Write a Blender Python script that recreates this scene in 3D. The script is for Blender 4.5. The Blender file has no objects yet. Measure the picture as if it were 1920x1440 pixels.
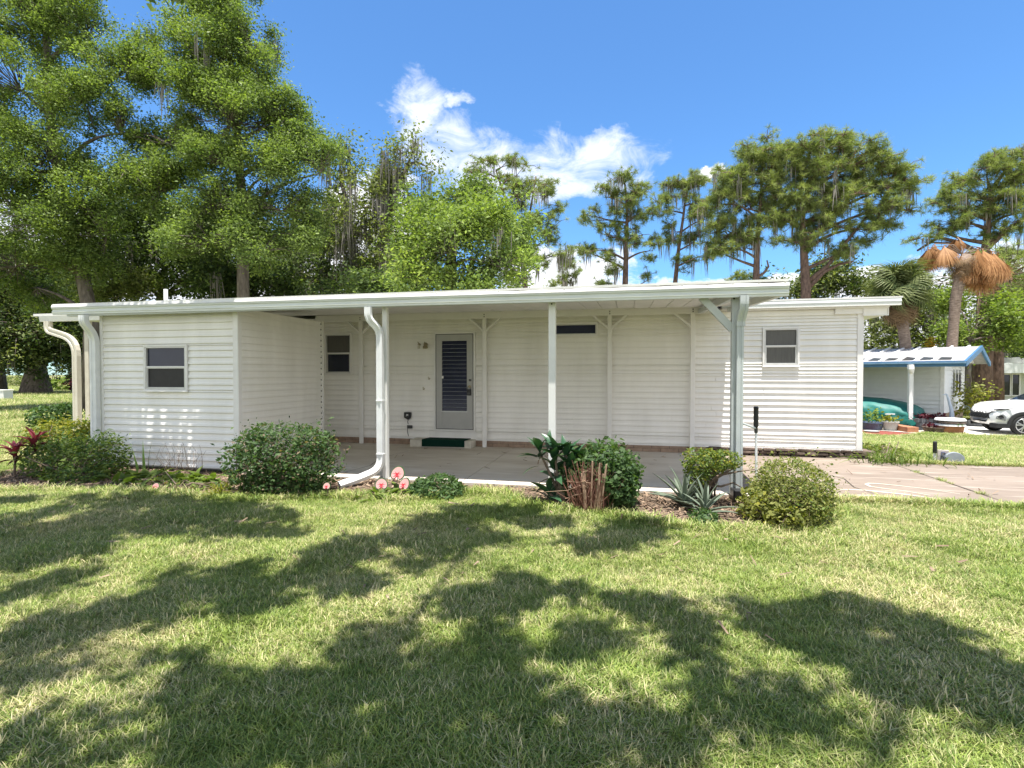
import bpy, math, random
import numpy as np
from mathutils import Vector, Matrix
random.seed(7)
RNG = np.random.default_rng(11)
SC = bpy.context.scene
COL = SC.collection
R = math.radians

# ---------------------------------------------------------------- camera
CAM_H, FPX = 1.6, 980.0
YAW, PITCH = math.atan2(216, FPX), math.atan2(19, FPX)
_f0 = Vector((-math.sin(YAW), math.cos(YAW), 0)); _up0 = Vector((0, 0, 1))
RIGHT = Vector((math.cos(YAW), math.sin(YAW), 0))
FWD = _f0*math.cos(PITCH) - _up0*math.sin(PITCH)
UP = _up0*math.cos(PITCH) + _f0*math.sin(PITCH)
cam = bpy.data.cameras.new('camera'); camo = bpy.data.objects.new('camera', cam); COL.objects.link(camo)
cam.sensor_width = 36; cam.lens = 36*FPX/1920; cam.clip_end = 3000; cam.clip_start = 0.05
camo.matrix_world = Matrix(((RIGHT.x, UP.x, -FWD.x, 0), (RIGHT.y, UP.y, -FWD.y, 0), (RIGHT.z, UP.z, -FWD.z, CAM_H), (0, 0, 0, 1)))
SC.camera = camo

def ray(px, py): return FWD + RIGHT*((px-960)/FPX) + UP*((720-py)/FPX)
def at(px, py, Y):            # the point at distance Y (metres towards the house) seen at a measured spot of the photograph
    r = ray(px, py); t = Y/r.y
    return Vector((r.x*t, Y, CAM_H + r.z*t))
def gnd(px, py, z=0.0):
    r = ray(px, py); t = (z-CAM_H)/r.z
    return Vector((r.x*t, r.y*t, z))
def mpp(px, Y):               # metres per photo pixel there
    return ray(px, 701).dot(FWD)*(Y/ray(px, 701).y)/FPX

# ---------------------------------------------------------------- light
SUNV = Vector((0.05, -0.160, 1.0)).normalized()
SUN_EL = math.asin(SUNV.z); SUN_AZ = math.atan2(SUNV.x, SUNV.y)
sl = bpy.data.lights.new('sun', 'SUN'); sl.energy = 4.9; sl.angle = R(0.5); sl.color = (1.0, 0.955, 0.89)
so = bpy.data.objects.new('sun', sl); COL.objects.link(so); so.location = (0, 0, 40)
so.rotation_euler = SUNV.to_track_quat('Z', 'Y').to_euler()
SKY_STRENGTH = 0.10
SC.view_settings.view_transform = 'Standard'; SC.view_settings.look = 'None'
SC.view_settings.gamma = 1; SC.view_settings.use_curve_mapping = False
SC.view_settings.exposure = 1.22
SC.render.engine = 'CYCLES'
SC.cycles.max_bounces = 8; SC.cycles.transparent_max_bounces = 8; SC.cycles.diffuse_bounces = 7
SC.cycles.use_denoising = True; SC.cycles.denoiser = 'OPENIMAGEDENOISE'; SC.cycles.denoising_input_passes = 'RGB_ALBEDO_NORMAL'; SC.cycles.denoising_prefilter = 'ACCURATE'

W = bpy.data.worlds.new('World'); SC.world = W; W.use_nodes = True
def build_world():
    nt = W.node_tree; N = nt.nodes; L = nt.links; N.clear()
    def nd(t, **k):
        n = N.new(t)
        for a, v in k.items(): setattr(n, a, v)
        return n
    def mth(op, a, b=None, c=None, clamp=False):
        n = nd('ShaderNodeMath', operation=op); n.use_clamp = clamp
        for i, v in enumerate((a, b, c)):
            if v is None: continue
            if isinstance(v, (int, float)): n.inputs[i].default_value = v
            else: L.new(v, n.inputs[i])
        return n.outputs[0]
    out = nd('ShaderNodeOutputWorld'); bg = nd('ShaderNodeBackground')
    sky = nd('ShaderNodeTexSky', sky_type='NISHITA'); sky.sun_disc = False
    sky.sun_elevation = SUN_EL; sky.sun_rotation = SUN_AZ
    sky.altitude = 0; sky.air_density = 1.0; sky.dust_density = 0.15; sky.ozone_density = 4.5
    tc = nd('ShaderNodeTexCoord'); sep = nd('ShaderNodeSeparateXYZ'); L.new(tc.outputs['Generated'], sep.inputs[0])
    x, y, z = sep.outputs
    # clouds are laid out on the dome by azimuth (from the house normal) and elevation, in degrees
    az = mth('MULTIPLY', mth('ARCTAN2', x, y), 57.2958)
    el = mth('MULTIPLY', mth('ARCSINE', z), 57.2958)
    cmb = nd('ShaderNodeCombineXYZ'); L.new(az, cmb.inputs[0]); L.new(el, cmb.inputs[1])
    def noise(scale, detail, rough, sx=1.0, sy=1.6, dist=0.0, off=0.0):
        m = nd('ShaderNodeMapping'); m.inputs['Scale'].default_value = (sx, sy, 1); m.inputs['Location'].default_value = (off, off*.7, 0)
        L.new(cmb.outputs[0], m.inputs[0])
        n = nd('ShaderNodeTexNoise'); n.noise_dimensions = '2D'
        n.inputs['Scale'].default_value = scale; n.inputs['Detail'].default_value = detail; n.inputs['Roughness'].default_value = rough
        n.inputs['Distortion'].default_value = dist
        L.new(m.outputs[0], n.inputs['Vector']); return n.outputs['Fac']
    fine = noise(0.19, 10, 0.66, 1, 1.9, 0.55)
    big = noise(0.055, 5, 0.55, 1, 2.2, 0.2, 13.0)
    w1 = noise(0.10, 7, 0.6, 1, 1.5, 0.0, 51.0); w2 = noise(0.10, 7, 0.6, 1, 1.5, 0.0, 87.0)
    az2 = mth('ADD', az, mth('MULTIPLY', mth('SUBTRACT', w1, 0.5), 12.0)); el2 = mth('ADD', el, mth('MULTIPLY', mth('SUBTRACT', w2, 0.5), 7.0))
    def blob(px, py, rx, ry, rot=0.0):
        d = ray(px, py).normalized(); a0 = math.degrees(math.atan2(d.x, d.y)); e0 = math.degrees(math.asin(d.z))
        rx = rx/14.0; ry = ry/14.0
        u = mth('SUBTRACT', az2, a0); v = mth('SUBTRACT', el2, e0)
        c, s = math.cos(R(rot)), math.sin(R(rot))
        u2 = mth('ADD', mth('MULTIPLY', u, c/rx), mth('MULTIPLY', v, s/rx))
        v2 = mth('ADD', mth('MULTIPLY', u, -s/ry), mth('MULTIPLY', v, c/ry))
        q = mth('ADD', mth('MULTIPLY', u2, u2), mth('MULTIPLY', v2, v2))
        return mth('SUBTRACT', 1.0, q, clamp=True)
    def cover(blobs, lo, hi, nz):
        acc = None
        for b in blobs:
            acc = b if acc is None else mth('MAXIMUM', acc, b)
        t = mth('ADD', acc, mth('MULTIPLY', mth('SUBTRACT', nz, 0.5), 1.7))
        t = mth('MULTIPLY', t, mth('SMOOTH_MIN', mth('MULTIPLY', acc, 4.0), 1.0, 0.1, clamp=True))
        mr = nd('ShaderNodeMapRange', interpolation_type='SMOOTHSTEP'); L.new(t, mr.inputs[0])
        mr.inputs[1].default_value = lo; mr.inputs[2].default_value = hi
        return mr.outputs[0]
    main = cover([blob(785, 225, 55, 50, 30), blob(870, 285, 130, 56, -12), blob(1040, 315, 165, 58, 4), blob(960, 320, 140, 50),
                  blob(1130, 275, 60, 34, 15), blob(1085, 358, 110, 34),
                  blob(850, 190, 34, 16, 10), blob(900, 340, 90, 36)], 0.10, 1.35, fine)
    low = cover([blob(680, 450, 120, 120), blob(520, 520, 260, 70), blob(1050, 520, 150, 60), blob(1290, 545, 120, 26),
                 blob(1590, 535, 160, 30), blob(1320, 318, 40, 9, 12), blob(1800, 620, 300, 110),
                 blob(240, 500, 260, 90), blob(60, 560, 200, 80)], 0.2, 0.8, fine)
    # clouds added outside the view as white fill for shaded walls, thinning upwards
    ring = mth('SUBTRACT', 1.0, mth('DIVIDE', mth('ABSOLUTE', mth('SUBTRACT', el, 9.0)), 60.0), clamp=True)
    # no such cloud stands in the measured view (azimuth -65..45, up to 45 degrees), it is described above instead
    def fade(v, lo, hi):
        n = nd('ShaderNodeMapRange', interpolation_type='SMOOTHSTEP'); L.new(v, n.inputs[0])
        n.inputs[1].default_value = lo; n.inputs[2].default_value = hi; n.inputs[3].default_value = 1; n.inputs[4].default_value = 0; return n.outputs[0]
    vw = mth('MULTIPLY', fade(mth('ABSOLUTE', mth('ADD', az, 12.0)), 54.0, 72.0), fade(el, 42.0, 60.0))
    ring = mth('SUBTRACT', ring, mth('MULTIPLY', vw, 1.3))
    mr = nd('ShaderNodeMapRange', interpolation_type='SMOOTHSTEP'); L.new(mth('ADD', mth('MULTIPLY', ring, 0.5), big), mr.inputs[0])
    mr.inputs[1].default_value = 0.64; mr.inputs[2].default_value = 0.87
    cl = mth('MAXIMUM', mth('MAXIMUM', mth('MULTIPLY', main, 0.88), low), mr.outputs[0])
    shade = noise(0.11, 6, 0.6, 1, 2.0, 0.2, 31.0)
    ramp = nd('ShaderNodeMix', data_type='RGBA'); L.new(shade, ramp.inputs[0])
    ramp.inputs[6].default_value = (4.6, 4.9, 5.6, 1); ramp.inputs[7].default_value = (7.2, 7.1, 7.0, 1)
    tint = nd('ShaderNodeMix', data_type='RGBA', blend_type='MULTIPLY'); tint.inputs[0].default_value = 1
    L.new(sky.outputs[0], tint.inputs[6]); tint.inputs[7].default_value = (0.59, 0.86, 1.04, 1)
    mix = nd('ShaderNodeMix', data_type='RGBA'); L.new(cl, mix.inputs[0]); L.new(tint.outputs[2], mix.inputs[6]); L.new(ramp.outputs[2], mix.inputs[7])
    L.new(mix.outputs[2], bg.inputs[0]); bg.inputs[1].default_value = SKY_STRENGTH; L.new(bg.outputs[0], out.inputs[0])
build_world()

# ---------------------------------------------------------------- materials
MATS = {}
def mat(name, c1, c2=None, rough=0.6, scale=6.0, bump=0.0, bscale=40.0, spec=0.4, metal=0.0, detail=6, stretch=(1, 1, 1), c3=None, coat=0.0):
    m = bpy.data.materials.new(name); m.use_nodes = True; MATS[name] = m
    nt = m.node_tree; N = nt.nodes; L = nt.links; b = N['Principled BSDF']
    b.inputs['Roughness'].default_value = rough; b.inputs['Metallic'].default_value = metal
    b.inputs['Specular IOR Level'].default_value = spec; b.inputs['Coat Weight'].default_value = coat
    geo = N.new('ShaderNodeNewGeometry'); mp = N.new('ShaderNodeMapping'); mp.inputs['Scale'].default_value = stretch
    L.new(geo.outputs['Position'], mp.inputs[0])
    if c2 is None: c2 = tuple(v*0.86 for v in c1)
    n = N.new('ShaderNodeTexNoise'); n.inputs['Scale'].default_value = scale; n.inputs['Detail'].default_value = detail; n.inputs['Roughness'].default_value = 0.62
    L.new(mp.outputs[0], n.inputs['Vector'])
    cr = N.new('ShaderNodeValToRGB'); L.new(n.outputs['Fac'], cr.inputs[0])
    cr.color_ramp.elements[0].position = 0.33; cr.color_ramp.elements[0].color = (*c2, 1)
    cr.color_ramp.elements[1].position = 0.66; cr.color_ramp.elements[1].color = (*c1, 1)
    if c3 is not None:
        e = cr.color_ramp.elements.new(0.8); e.color = (*c3, 1)
    L.new(cr.outputs[0], b.inputs['Base Color'])
    if bump:
        n2 = N.new('ShaderNodeTexNoise'); n2.inputs['Scale'].default_value = bscale; n2.inputs['Detail'].default_value = 5
        L.new(mp.outputs[0], n2.inputs['Vector'])
        bp = N.new('ShaderNodeBump'); bp.inputs['Strength'].default_value = bump; bp.inputs['Distance'].default_value = 0.02
        L.new(n2.outputs['Fac'], bp.inputs['Height']); L.new(bp.outputs[0], b.inputs['Normal'])
    return m
def leafmat(name, dark, light, trans=0.35, rough=0.55, spec=0.2, ttint=(1.25, 1.35, 0.5)):
    m = bpy.data.materials.new(name); m.use_nodes = True; MATS[name] = m
    nt = m.node_tree; N = nt.nodes; L = nt.links; b = N['Principled BSDF']; out = N['Material Output']
    at_ = N.new('ShaderNodeAttribute'); at_.attribute_name = 'tint'
    mx = N.new('ShaderNodeMix'); mx.data_type = 'RGBA'; L.new(at_.outputs['Fac'], mx.inputs[0])
    mx.inputs[6].default_value = (*dark, 1); mx.inputs[7].default_value = (*light, 1)
    L.new(mx.outputs[2], b.inputs['Base Color']); b.inputs['Roughness'].default_value = rough; b.inputs['Specular IOR Level'].default_value = spec
    if trans:
        t = N.new('ShaderNodeBsdfTranslucent'); mu = N.new('ShaderNodeMix'); mu.data_type = 'RGBA'; mu.blend_type = 'MULTIPLY'; mu.inputs[0].default_value = 1
        L.new(mx.outputs[2], mu.inputs[6]); mu.inputs[7].default_value = (*ttint, 1); L.new(mu.outputs[2], t.inputs[0])
        ms = N.new('ShaderNodeMixShader'); ms.inputs[0].default_value = trans
        L.new(b.outputs[0], ms.inputs[1]); L.new(t.outputs[0], ms.inputs[2]); L.new(ms.outputs[0], out.inputs[0])
    return m

M = {}
M['siding'] = mat('vinyl_siding', (0.86, 0.845, 0.805), (0.77, 0.755, 0.71), 0.45, 1.2, 0.03, 60, stretch=(2.2, 2.2, .4))
M['trim'] = mat('white_trim', (0.80, 0.79, 0.765), (0.74, 0.73, 0.70), 0.45, 4.0)
M['fascia'] = mat('painted_aluminium', (0.69, 0.725, 0.70), (0.63, 0.66, 0.64), 0.4, 2.5)
M['post'] = mat('post_paint', (0.74, 0.745, 0.72), (0.68, 0.685, 0.66), 0.45, 5.0, 0.04, 30)
M['shadedpost'] = mat('shaded_post_paint', (0.50, 0.535, 0.53), (0.45, 0.485, 0.48), 0.4, 5.0)  # base colour greyed to carry the shade of the backlit right post
M['spout'] = mat('downspout_paint', (0.76, 0.775, 0.77), (0.68, 0.695, 0.69), 0.38, 8.0)
M['beige'] = mat('beige_paint', (0.62, 0.585, 0.49), (0.55, 0.51, 0.42), 0.45, 6.0)
M['roofmetal'] = mat('roof_metal', (0.78, 0.77, 0.74), (0.66, 0.655, 0.63), 0.42, 3.0)
M['alu'] = mat('aluminium_frame', (0.62, 0.62, 0.60), (0.52, 0.52, 0.5), 0.38, 9.0, metal=0.3)
M['doorgrey'] = mat('door_paint', (0.41, 0.41, 0.395), (0.37, 0.37, 0.355), 0.45, 4.0)
M['glass'] = mat('dark_glass', (0.012, 0.016, 0.03), (0.02, 0.024, 0.04), 0.04, 2.0, spec=0.5, bump=0.04, bscale=3.0)
M['screen'] = mat('window_screen', (0.022, 0.021, 0.022), (0.03, 0.029, 0.03), 0.6, 7.0)
M['curtain'] = mat('curtain_behind_glass', (0.105, 0.103, 0.093), (0.08, 0.078, 0.072), 0.3, 9.0, stretch=(3, 1, .3), spec=0.4)
M['louver'] = mat('louver_glass', (0.022, 0.028, 0.06), (0.014, 0.018, 0.038), 0.18, 2.0, spec=0.3)
M['black'] = mat('black_plastic', (0.012, 0.012, 0.013), (0.02, 0.02, 0.02), 0.45)
M['darkmetal'] = mat('dark_metal', (0.10, 0.10, 0.095), (0.05, 0.05, 0.05), 0.35, metal=0.6)
M['brass'] = mat('worn_brass', (0.35, 0.29, 0.17), (0.2, 0.17, 0.11), 0.4, 20, metal=0.5)
M['greenmat'] = mat('green_turf_mat', (0.006, 0.035, 0.024), (0.004, 0.022, 0.016), 0.95, 60, 0.5, 220, spec=0.1)
M['step'] = mat('painted_step', (0.60, 0.57, 0.49), (0.46, 0.43, 0.36), 0.75, 7, 0.1)
M['brick'] = mat('pale_brick', (0.37, 0.27, 0.20), (0.26, 0.185, 0.135), 0.85, 9, 0.3, 60, spec=0.2)
M['mortar'] = mat('mortar', (0.17, 0.145, 0.12), (0.12, 0.10, 0.085), 0.95, 12, 0.2, spec=0.1)
M['darkstone'] = mat('dark_stone', (0.20, 0.15, 0.12), (0.06, 0.048, 0.04), 0.9, 8, 0.6, 40, spec=0.2)
M['bark'] = mat('grey_bark', (0.22, 0.19, 0.16), (0.08, 0.065, 0.055), 0.95, 7, 0.9, 14, spec=0.1, stretch=(1, 1, 0.25))
M['pinebark'] = mat('pine_bark', (0.23, 0.155, 0.12), (0.085, 0.058, 0.048), 0.95, 9, 0.9, 16, spec=0.1, stretch=(1, 1, 0.35))
M['palmbark'] = mat('palm_trunk', (0.32, 0.25, 0.20), (0.15, 0.11, 0.085), 0.95, 10, 0.7, 18, spec=0.1, stretch=(.6, .6, 2.2))
M['twig'] = mat('twig', (0.20, 0.15, 0.11), (0.12, 0.09, 0.065), 0.9, 12)
M['moss'] = leafmat('spanish_moss', (0.20, 0.185, 0.16), (0.36, 0.33, 0.29), 0.15, 0.9, 0.05, (1, 1, 1))
M['leaf'] = leafmat('broad_leaf', (0.022, 0.058, 0.017), (0.285, 0.365, 0.105), 0.38)
M['leafbright'] = leafmat('bright_leaf', (0.07, 0.13, 0.022), (0.29, 0.36, 0.07), 0.4)
M['leafdark'] = leafmat('dark_leaf', (0.022, 0.046, 0.015), (0.095, 0.135, 0.042))
M['oakleaf'] = leafmat('oak_leaf', (0.075, 0.105, 0.036), (0.28, 0.31, 0.125), 0.4)
M['needle'] = leafmat('pine_needle', (0.085, 0.135, 0.042), (0.38, 0.42, 0.15), 0.38)
M['shrub'] = leafmat('shrub_leaf', (0.04, 0.085, 0.018), (0.21, 0.27, 0.06))
M['shrubdeep'] = leafmat('deep_green_leaf', (0.025, 0.06, 0.02), (0.115, 0.185, 0.062))
M['shrubyel'] = leafmat('yellow_green_leaf', (0.11, 0.14, 0.02), (0.33, 0.30, 0.045))
M['boxwood'] = leafmat('boxwood_leaf', (0.095, 0.115, 0.03), (0.33, 0.335, 0.10))
M['dryleaf'] = leafmat('dry_twiggy_leaf', (0.14, 0.10, 0.065), (0.28, 0.22, 0.14))
M['bigleaf'] = leafmat('thick_leaf', (0.02, 0.065, 0.032), (0.05, 0.115, 0.05), 0.12, 0.35, 0.45)
M['agave'] = leafmat('agave_leaf', (0.095, 0.128, 0.09), (0.20, 0.24, 0.175), 0.06, 0.5, 0.3)
M['snake'] = leafmat('sword_leaf', (0.04, 0.085, 0.02), (0.12, 0.19, 0.04), 0.15)
M['pink'] = leafmat('pink_caladium', (0.66, 0.36, 0.34), (0.84, 0.62, 0.58), 0.3, ttint=(1.1, 0.9, 0.9))
M['pinkvein'] = leafmat('caladium_vein', (0.42, 0.015, 0.03), (0.5, 0.03, 0.05), 0.1, ttint=(1, .7, .7))
M['caledge'] = leafmat('caladium_edge', (0.05, 0.10, 0.045), (0.11, 0.17, 0.08), 0.2)
M['redleaf'] = leafmat('red_cordyline', (0.14, 0.022, 0.035), (0.40, 0.10, 0.12), 0.25, ttint=(1.2, .6, .6))
M['plumleaf'] = leafmat('maroon_cordyline', (0.05, 0.014, 0.022), (0.16, 0.03, 0.045), 0.2, ttint=(1.2, .6, .6))
M['palm'] = leafmat('palm_frond', (0.045, 0.075, 0.025), (0.20, 0.225, 0.095), 0.2)
M['palmdead'] = leafmat('dead_frond', (0.13, 0.082, 0.045), (0.30, 0.205, 0.11), 0.15, ttint=(1.1, 1, .8))
M['palmorange'] = leafmat('orange_dry_frond', (0.25, 0.115, 0.045), (0.54, 0.30, 0.135), 0.25, ttint=(1.1, .95, .7))
M['redstem'] = mat('dry_red_stem', (0.26, 0.125, 0.085), (0.15, 0.065, 0.045), 0.85, 20)
M['tanstem'] = mat('dry_tan_stem', (0.42, 0.29, 0.20), (0.28, 0.18, 0.12), 0.85, 20)
M['white_paint'] = mat('white_paint', (0.78, 0.78, 0.77), (0.7, 0.7, 0.69), 0.4)
M['bluetrim'] = mat('blue_trim', (0.06, 0.17, 0.32), (0.05, 0.135, 0.26), 0.4)
M['terracotta'] = mat('terracotta', (0.42, 0.19, 0.10), (0.30, 0.13, 0.07), 0.85, 8)
M['greyblock'] = mat('grey_block', (0.20, 0.21, 0.22), (0.10, 0.105, 0.11), 0.9, 10, 0.4)
M['lightpot'] = mat('pale_pot', (0.45, 0.46, 0.43), (0.36, 0.37, 0.35), 0.7)
M['bluepot'] = mat('blue_grey_pot', (0.10, 0.13, 0.20), (0.07, 0.09, 0.14), 0.5)
M['redmulch'] = mat('red_mulch', (0.30, 0.10, 0.075), (0.16, 0.045, 0.035), 0.95, 25, 0.6, 80, spec=0.1)
M['tarp'] = mat('teal_tarp', (0.012, 0.16, 0.135), (0.008, 0.115, 0.10), 0.55, 3, 0.1)
M['carwhite'] = mat('white_car_paint', (0.80, 0.80, 0.80), (0.78, 0.78, 0.78), 0.25, coat=0.6)
M['cladding'] = mat('black_cladding', (0.03, 0.03, 0.032), (0.02, 0.02, 0.022), 0.55)
M['tyre'] = mat('tyre_rubber', (0.018, 0.018, 0.018), (0.028, 0.028, 0.028), 0.85)
M['rim'] = mat('alloy_rim', (0.55, 0.55, 0.56), (0.45, 0.45, 0.46), 0.3, metal=0.7)
M['lamp'] = mat('headlamp_lens', (0.35, 0.36, 0.38), (0.10, 0.10, 0.11), 0.12, 30, spec=0.8)
M['stonegrey'] = mat('grey_stone', (0.27, 0.30, 0.33), (0.22, 0.245, 0.27), 0.8, 8)
M['plaque'] = mat('pinkish_plaque', (0.52, 0.47, 0.44), (0.42, 0.37, 0.35), 0.8, 12)
M['letter'] = mat('letter_blue', (0.16, 0.17, 0.25), (0.12, 0.13, 0.2), 0.8)
M['house2'] = mat('pale_green_wall', (0.52, 0.55, 0.49), (0.47, 0.50, 0.445), 0.6, 2)
M['mulchchip'] = leafmat('mulch_chip', (0.10, 0.065, 0.045), (0.36, 0.27, 0.19), 0.0, 0.95, 0.05)
M['yellowtiers'] = leafmat('golden_leaf', (0.5, 0.30, 0.03), (0.75, 0.55, 0.08), 0.2)
M['palecloth'] = mat('pale_blue_paint', (0.5, 0.58, 0.68), (0.42, 0.5, 0.6), 0.6)

# ---------------------------------------------------------------- objects
def tag(o, label=None, cat=None, group=None, kind=None, category=None):
    cat = cat or category
    for k, v in (('label', label), ('category', cat), ('group', group), ('kind', kind)):
        if v: o[k] = v
    return o
ORG = {}
def empty(name, loc, label, cat, group=None):
    o = bpy.data.objects.new(name, None); COL.objects.link(o); o.location = loc; o.empty_display_size = 0.2
    ORG[o.name] = Vector(loc); return tag(o, label, cat, group)
def link(name, me, m=None, parent=None, mw=None, loc=None):
    o = bpy.data.objects.new(name, me); COL.objects.link(o)
    if m is not None and not me.materials: me.materials.append(m)
    po = ORG[parent.name] if parent is not None else Vector((0, 0, 0))
    if parent is not None: o.parent = parent
    if mw is not None:
        o.matrix_basis = Matrix.Translation(-po) @ mw; ORG[o.name] = Vector(mw.translation)
    else:
        o.location = Vector(loc if loc is not None else (0, 0, 0)) - po; ORG[o.name] = Vector(loc if loc is not None else (0, 0, 0))
    return o

class MB:
    def __init__(s): s.v = []; s.f = []
    def add(s, vs, fs):
        n = len(s.v); s.v += [tuple(p) for p in vs]; s.f += [tuple(i+n for i in f) for f in fs]; return s
    def box(s, x0, x1, y0, y1, z0, z1):
        return s.add([(x0,y0,z0),(x1,y0,z0),(x1,y1,z0),(x0,y1,z0),(x0,y0,z1),(x1,y0,z1),(x1,y1,z1),(x0,y1,z1)],
                     [(0,3,2,1),(4,5,6,7),(0,1,5,4),(1,2,6,5),(2,3,7,6),(3,0,4,7)])
    def prism(s, poly, axis, a, b):
        """polygon in the two other axes, extruded along axis 0/1/2 from a to b"""
        n = len(poly)
        def pt(p, t): q = list(p); q.insert(axis, t); return tuple(q)
        vs = [pt(p, a) for p in poly] + [pt(p, b) for p in poly]
        return s.add(vs, [tuple(range(n))[::-1], tuple(range(n, 2*n))] + [(i, (i+1) % n, n+(i+1) % n, n+i) for i in range(n)])
    def tube(s, pts, rad, sides=8, caps=True, shape=None, ref=None):
        pts = [Vector(p) for p in pts]
        if not hasattr(rad, '__len__'): rad = [rad]*len(pts)
        prof = shape or [(math.cos(2*math.pi*k/sides), math.sin(2*math.pi*k/sides)) for k in range(sides)]
        k = len(prof); vs = []; u = None
        for i, p in enumerate(pts):
            t = (pts[min(i+1, len(pts)-1)] - pts[max(i-1, 0)]).normalized()
            if u is None:
                u = Vector(ref) if ref else (Vector((0, 0, 1)) if abs(t.z) < .9 else Vector((1, 0, 0)))
            u = (u - t*u.dot(t)).normalized(); w = t.cross(u)
            vs += [p + (u*a + w*b)*rad[i] for a, b in prof]
        fs = [(i*k+j, i*k+(j+1) % k, (i+1)*k+(j+1) % k, (i+1)*k+j) for i in range(len(pts)-1) for j in range(k)]
        if caps: fs += [tuple(range(k))[::-1], tuple(range((len(pts)-1)*k, len(pts)*k))]
        return s.add(vs, fs)
    def lathe(s, prof, c, seg=20, ang=2*math.pi):
        k = len(prof); vs = [(c[0]+r*math.cos(ang*i/seg), c[1]+r*math.sin(ang*i/seg), c[2]+z) for i in range(seg) for r, z in prof]
        fs = [(i*k+j, ((i+1) % seg)*k+j, ((i+1) % seg)*k+j+1, i*k+j+1) for i in range(seg) for j in range(k-1)]
        return s.add(vs, fs)
    def mesh(s, name, org=(0, 0, 0), smooth=False):
        me = bpy.data.meshes.new(name); o = Vector(org)
        me.from_pydata([Vector(p)-o for p in s.v], [], s.f); me.validate(); 
        if smooth: me.polygons.foreach_set('use_smooth', [True]*len(me.polygons))
        return me
    def build(s, name, m, parent=None, loc=None, smooth=False, bevel=0.0, **tags):
        if loc is None: loc = ORG[parent.name] if parent is not None else (0, 0, 0)
        me = s.mesh(name, loc, smooth)
        o = link(name, me, m, parent, loc=loc)
        if bevel:
            b = o.modifiers.new('bevel', 'BEVEL'); b.width = bevel; b.segments = 2; b.limit_method = 'ANGLE'
        return tag(o, **tags) if tags else o
def rect(w, d): return [(w, d), (-w, d), (-w, -d), (w, -d)]

def npmesh(name, V, F, tint=None, smooth=False):
    me = bpy.data.meshes.new(name); k = F.shape[1]
    me.vertices.add(len(V)); me.vertices.foreach_set('co', np.ascontiguousarray(V, dtype=np.float32).ravel())
    me.loops.add(F.size); me.loops.foreach_set('vertex_index', F.astype(np.int32).ravel())
    me.polygons.add(len(F)); me.polygons.foreach_set('loop_start', np.arange(0, F.size, k, dtype=np.int32))
    if tint is not None:
        a = me.attributes.new('tint', 'FLOAT', 'POINT'); a.data.foreach_set('value', tint.astype(np.float32))
    me.update(calc_edges=True)
    return me
def unit(a): return a/np.maximum(np.linalg.norm(a, axis=1, keepdims=True), 1e-9)
def leaves(C, size, aspect=0.45, up=0.7, out=None, droop=0.0, var=0.35, rng=RNG, tint=None):
    """one folded diamond leaf at every point of C"""
    n = len(C); a = rng.normal(size=(n, 3)); a[:, 2] = a[:, 2]*0.6 - droop; a = unit(a)
    nr = rng.normal(size=(n, 3))*0.7 + np.array([0, 0, up])
    if out is not None: nr = nr + out
    b = unit(np.cross(nr, a)); nn = np.cross(a, b)
    L = (size*(1+var*rng.normal(size=n)).clip(0.4, 1.8))[:, None]; Wd = L*aspect
    V = np.empty((n, 4, 3)); V[:, 0] = C - a*L*.5; V[:, 2] = C + a*L*.5
    V[:, 1] = C + b*Wd*.5 + nn*Wd*.12 - a*L*.06; V[:, 3] = C - b*Wd*.5 + nn*Wd*.12 - a*L*.06
    if tint is None: tint = rng.beta(1.6, 2.2, n)
    return V.reshape(-1, 3), np.arange(n*4).reshape(n, 4), np.repeat(tint, 4)
def twigs(A, B, r0, r1, bend=0.08, rng=RNG):
    """three-sided tapered twigs A -> B with a bend"""
    n = len(A); d = B-A; ln = np.linalg.norm(d, axis=1, keepdims=True); t = d/np.maximum(ln, 1e-6)
    u = unit(np.cross(t, rng.normal(size=(n, 3)))); w = np.cross(t, u)
    mid = (A+B)/2 + u*ln*bend*rng.normal(size=(n, 1)) + np.array([0, 0, 1])*ln*bend*.5
    r0 = np.broadcast_to(np.asarray(r0, float).reshape(-1, 1), (n, 1)); r1 = np.broadcast_to(np.asarray(r1, float).reshape(-1, 1), (n, 1))
    V = np.empty((n, 9, 3))
    for j in range(3):
        c, s = math.cos(j*2.0944), math.sin(j*2.0944); q = u*c + w*s
        V[:, j] = A+q*r0; V[:, 3+j] = mid+q*(r0+r1)*.5; V[:, 6+j] = B+q*r1
    f = np.array([(i*3+j, i*3+(j+1) % 3, (i+1)*3+(j+1) % 3, (i+1)*3+j) for i in range(2) for j in range(3)])
    F = (f[None] + (np.arange(n)*9)[:, None, None]).reshape(-1, 4)
    return V.reshape(-1, 3), F
def join(parts):
    V, F, T, n = [], [], [], 0
    for p in parts:
        V.append(p[0]); F.append(p[1]+n); n += len(p[0])
        T.append(p[2] if len(p) > 2 else np.full(len(p[0]), 0.5))
    return np.concatenate(V), np.concatenate(F), np.concatenate(T)
def nplink(name, VFT, m, parent, loc=None, **tags):
    loc = Vector(loc if loc is not None else (ORG[parent.name] if parent is not None else (0, 0, 0)))
    me = npmesh(name, VFT[0]-np.array(loc), VFT[1], VFT[2] if len(VFT) > 2 else None)
    o = link(name, me, m, parent, loc=loc)
    return tag(o, **tags) if tags else o
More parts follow.
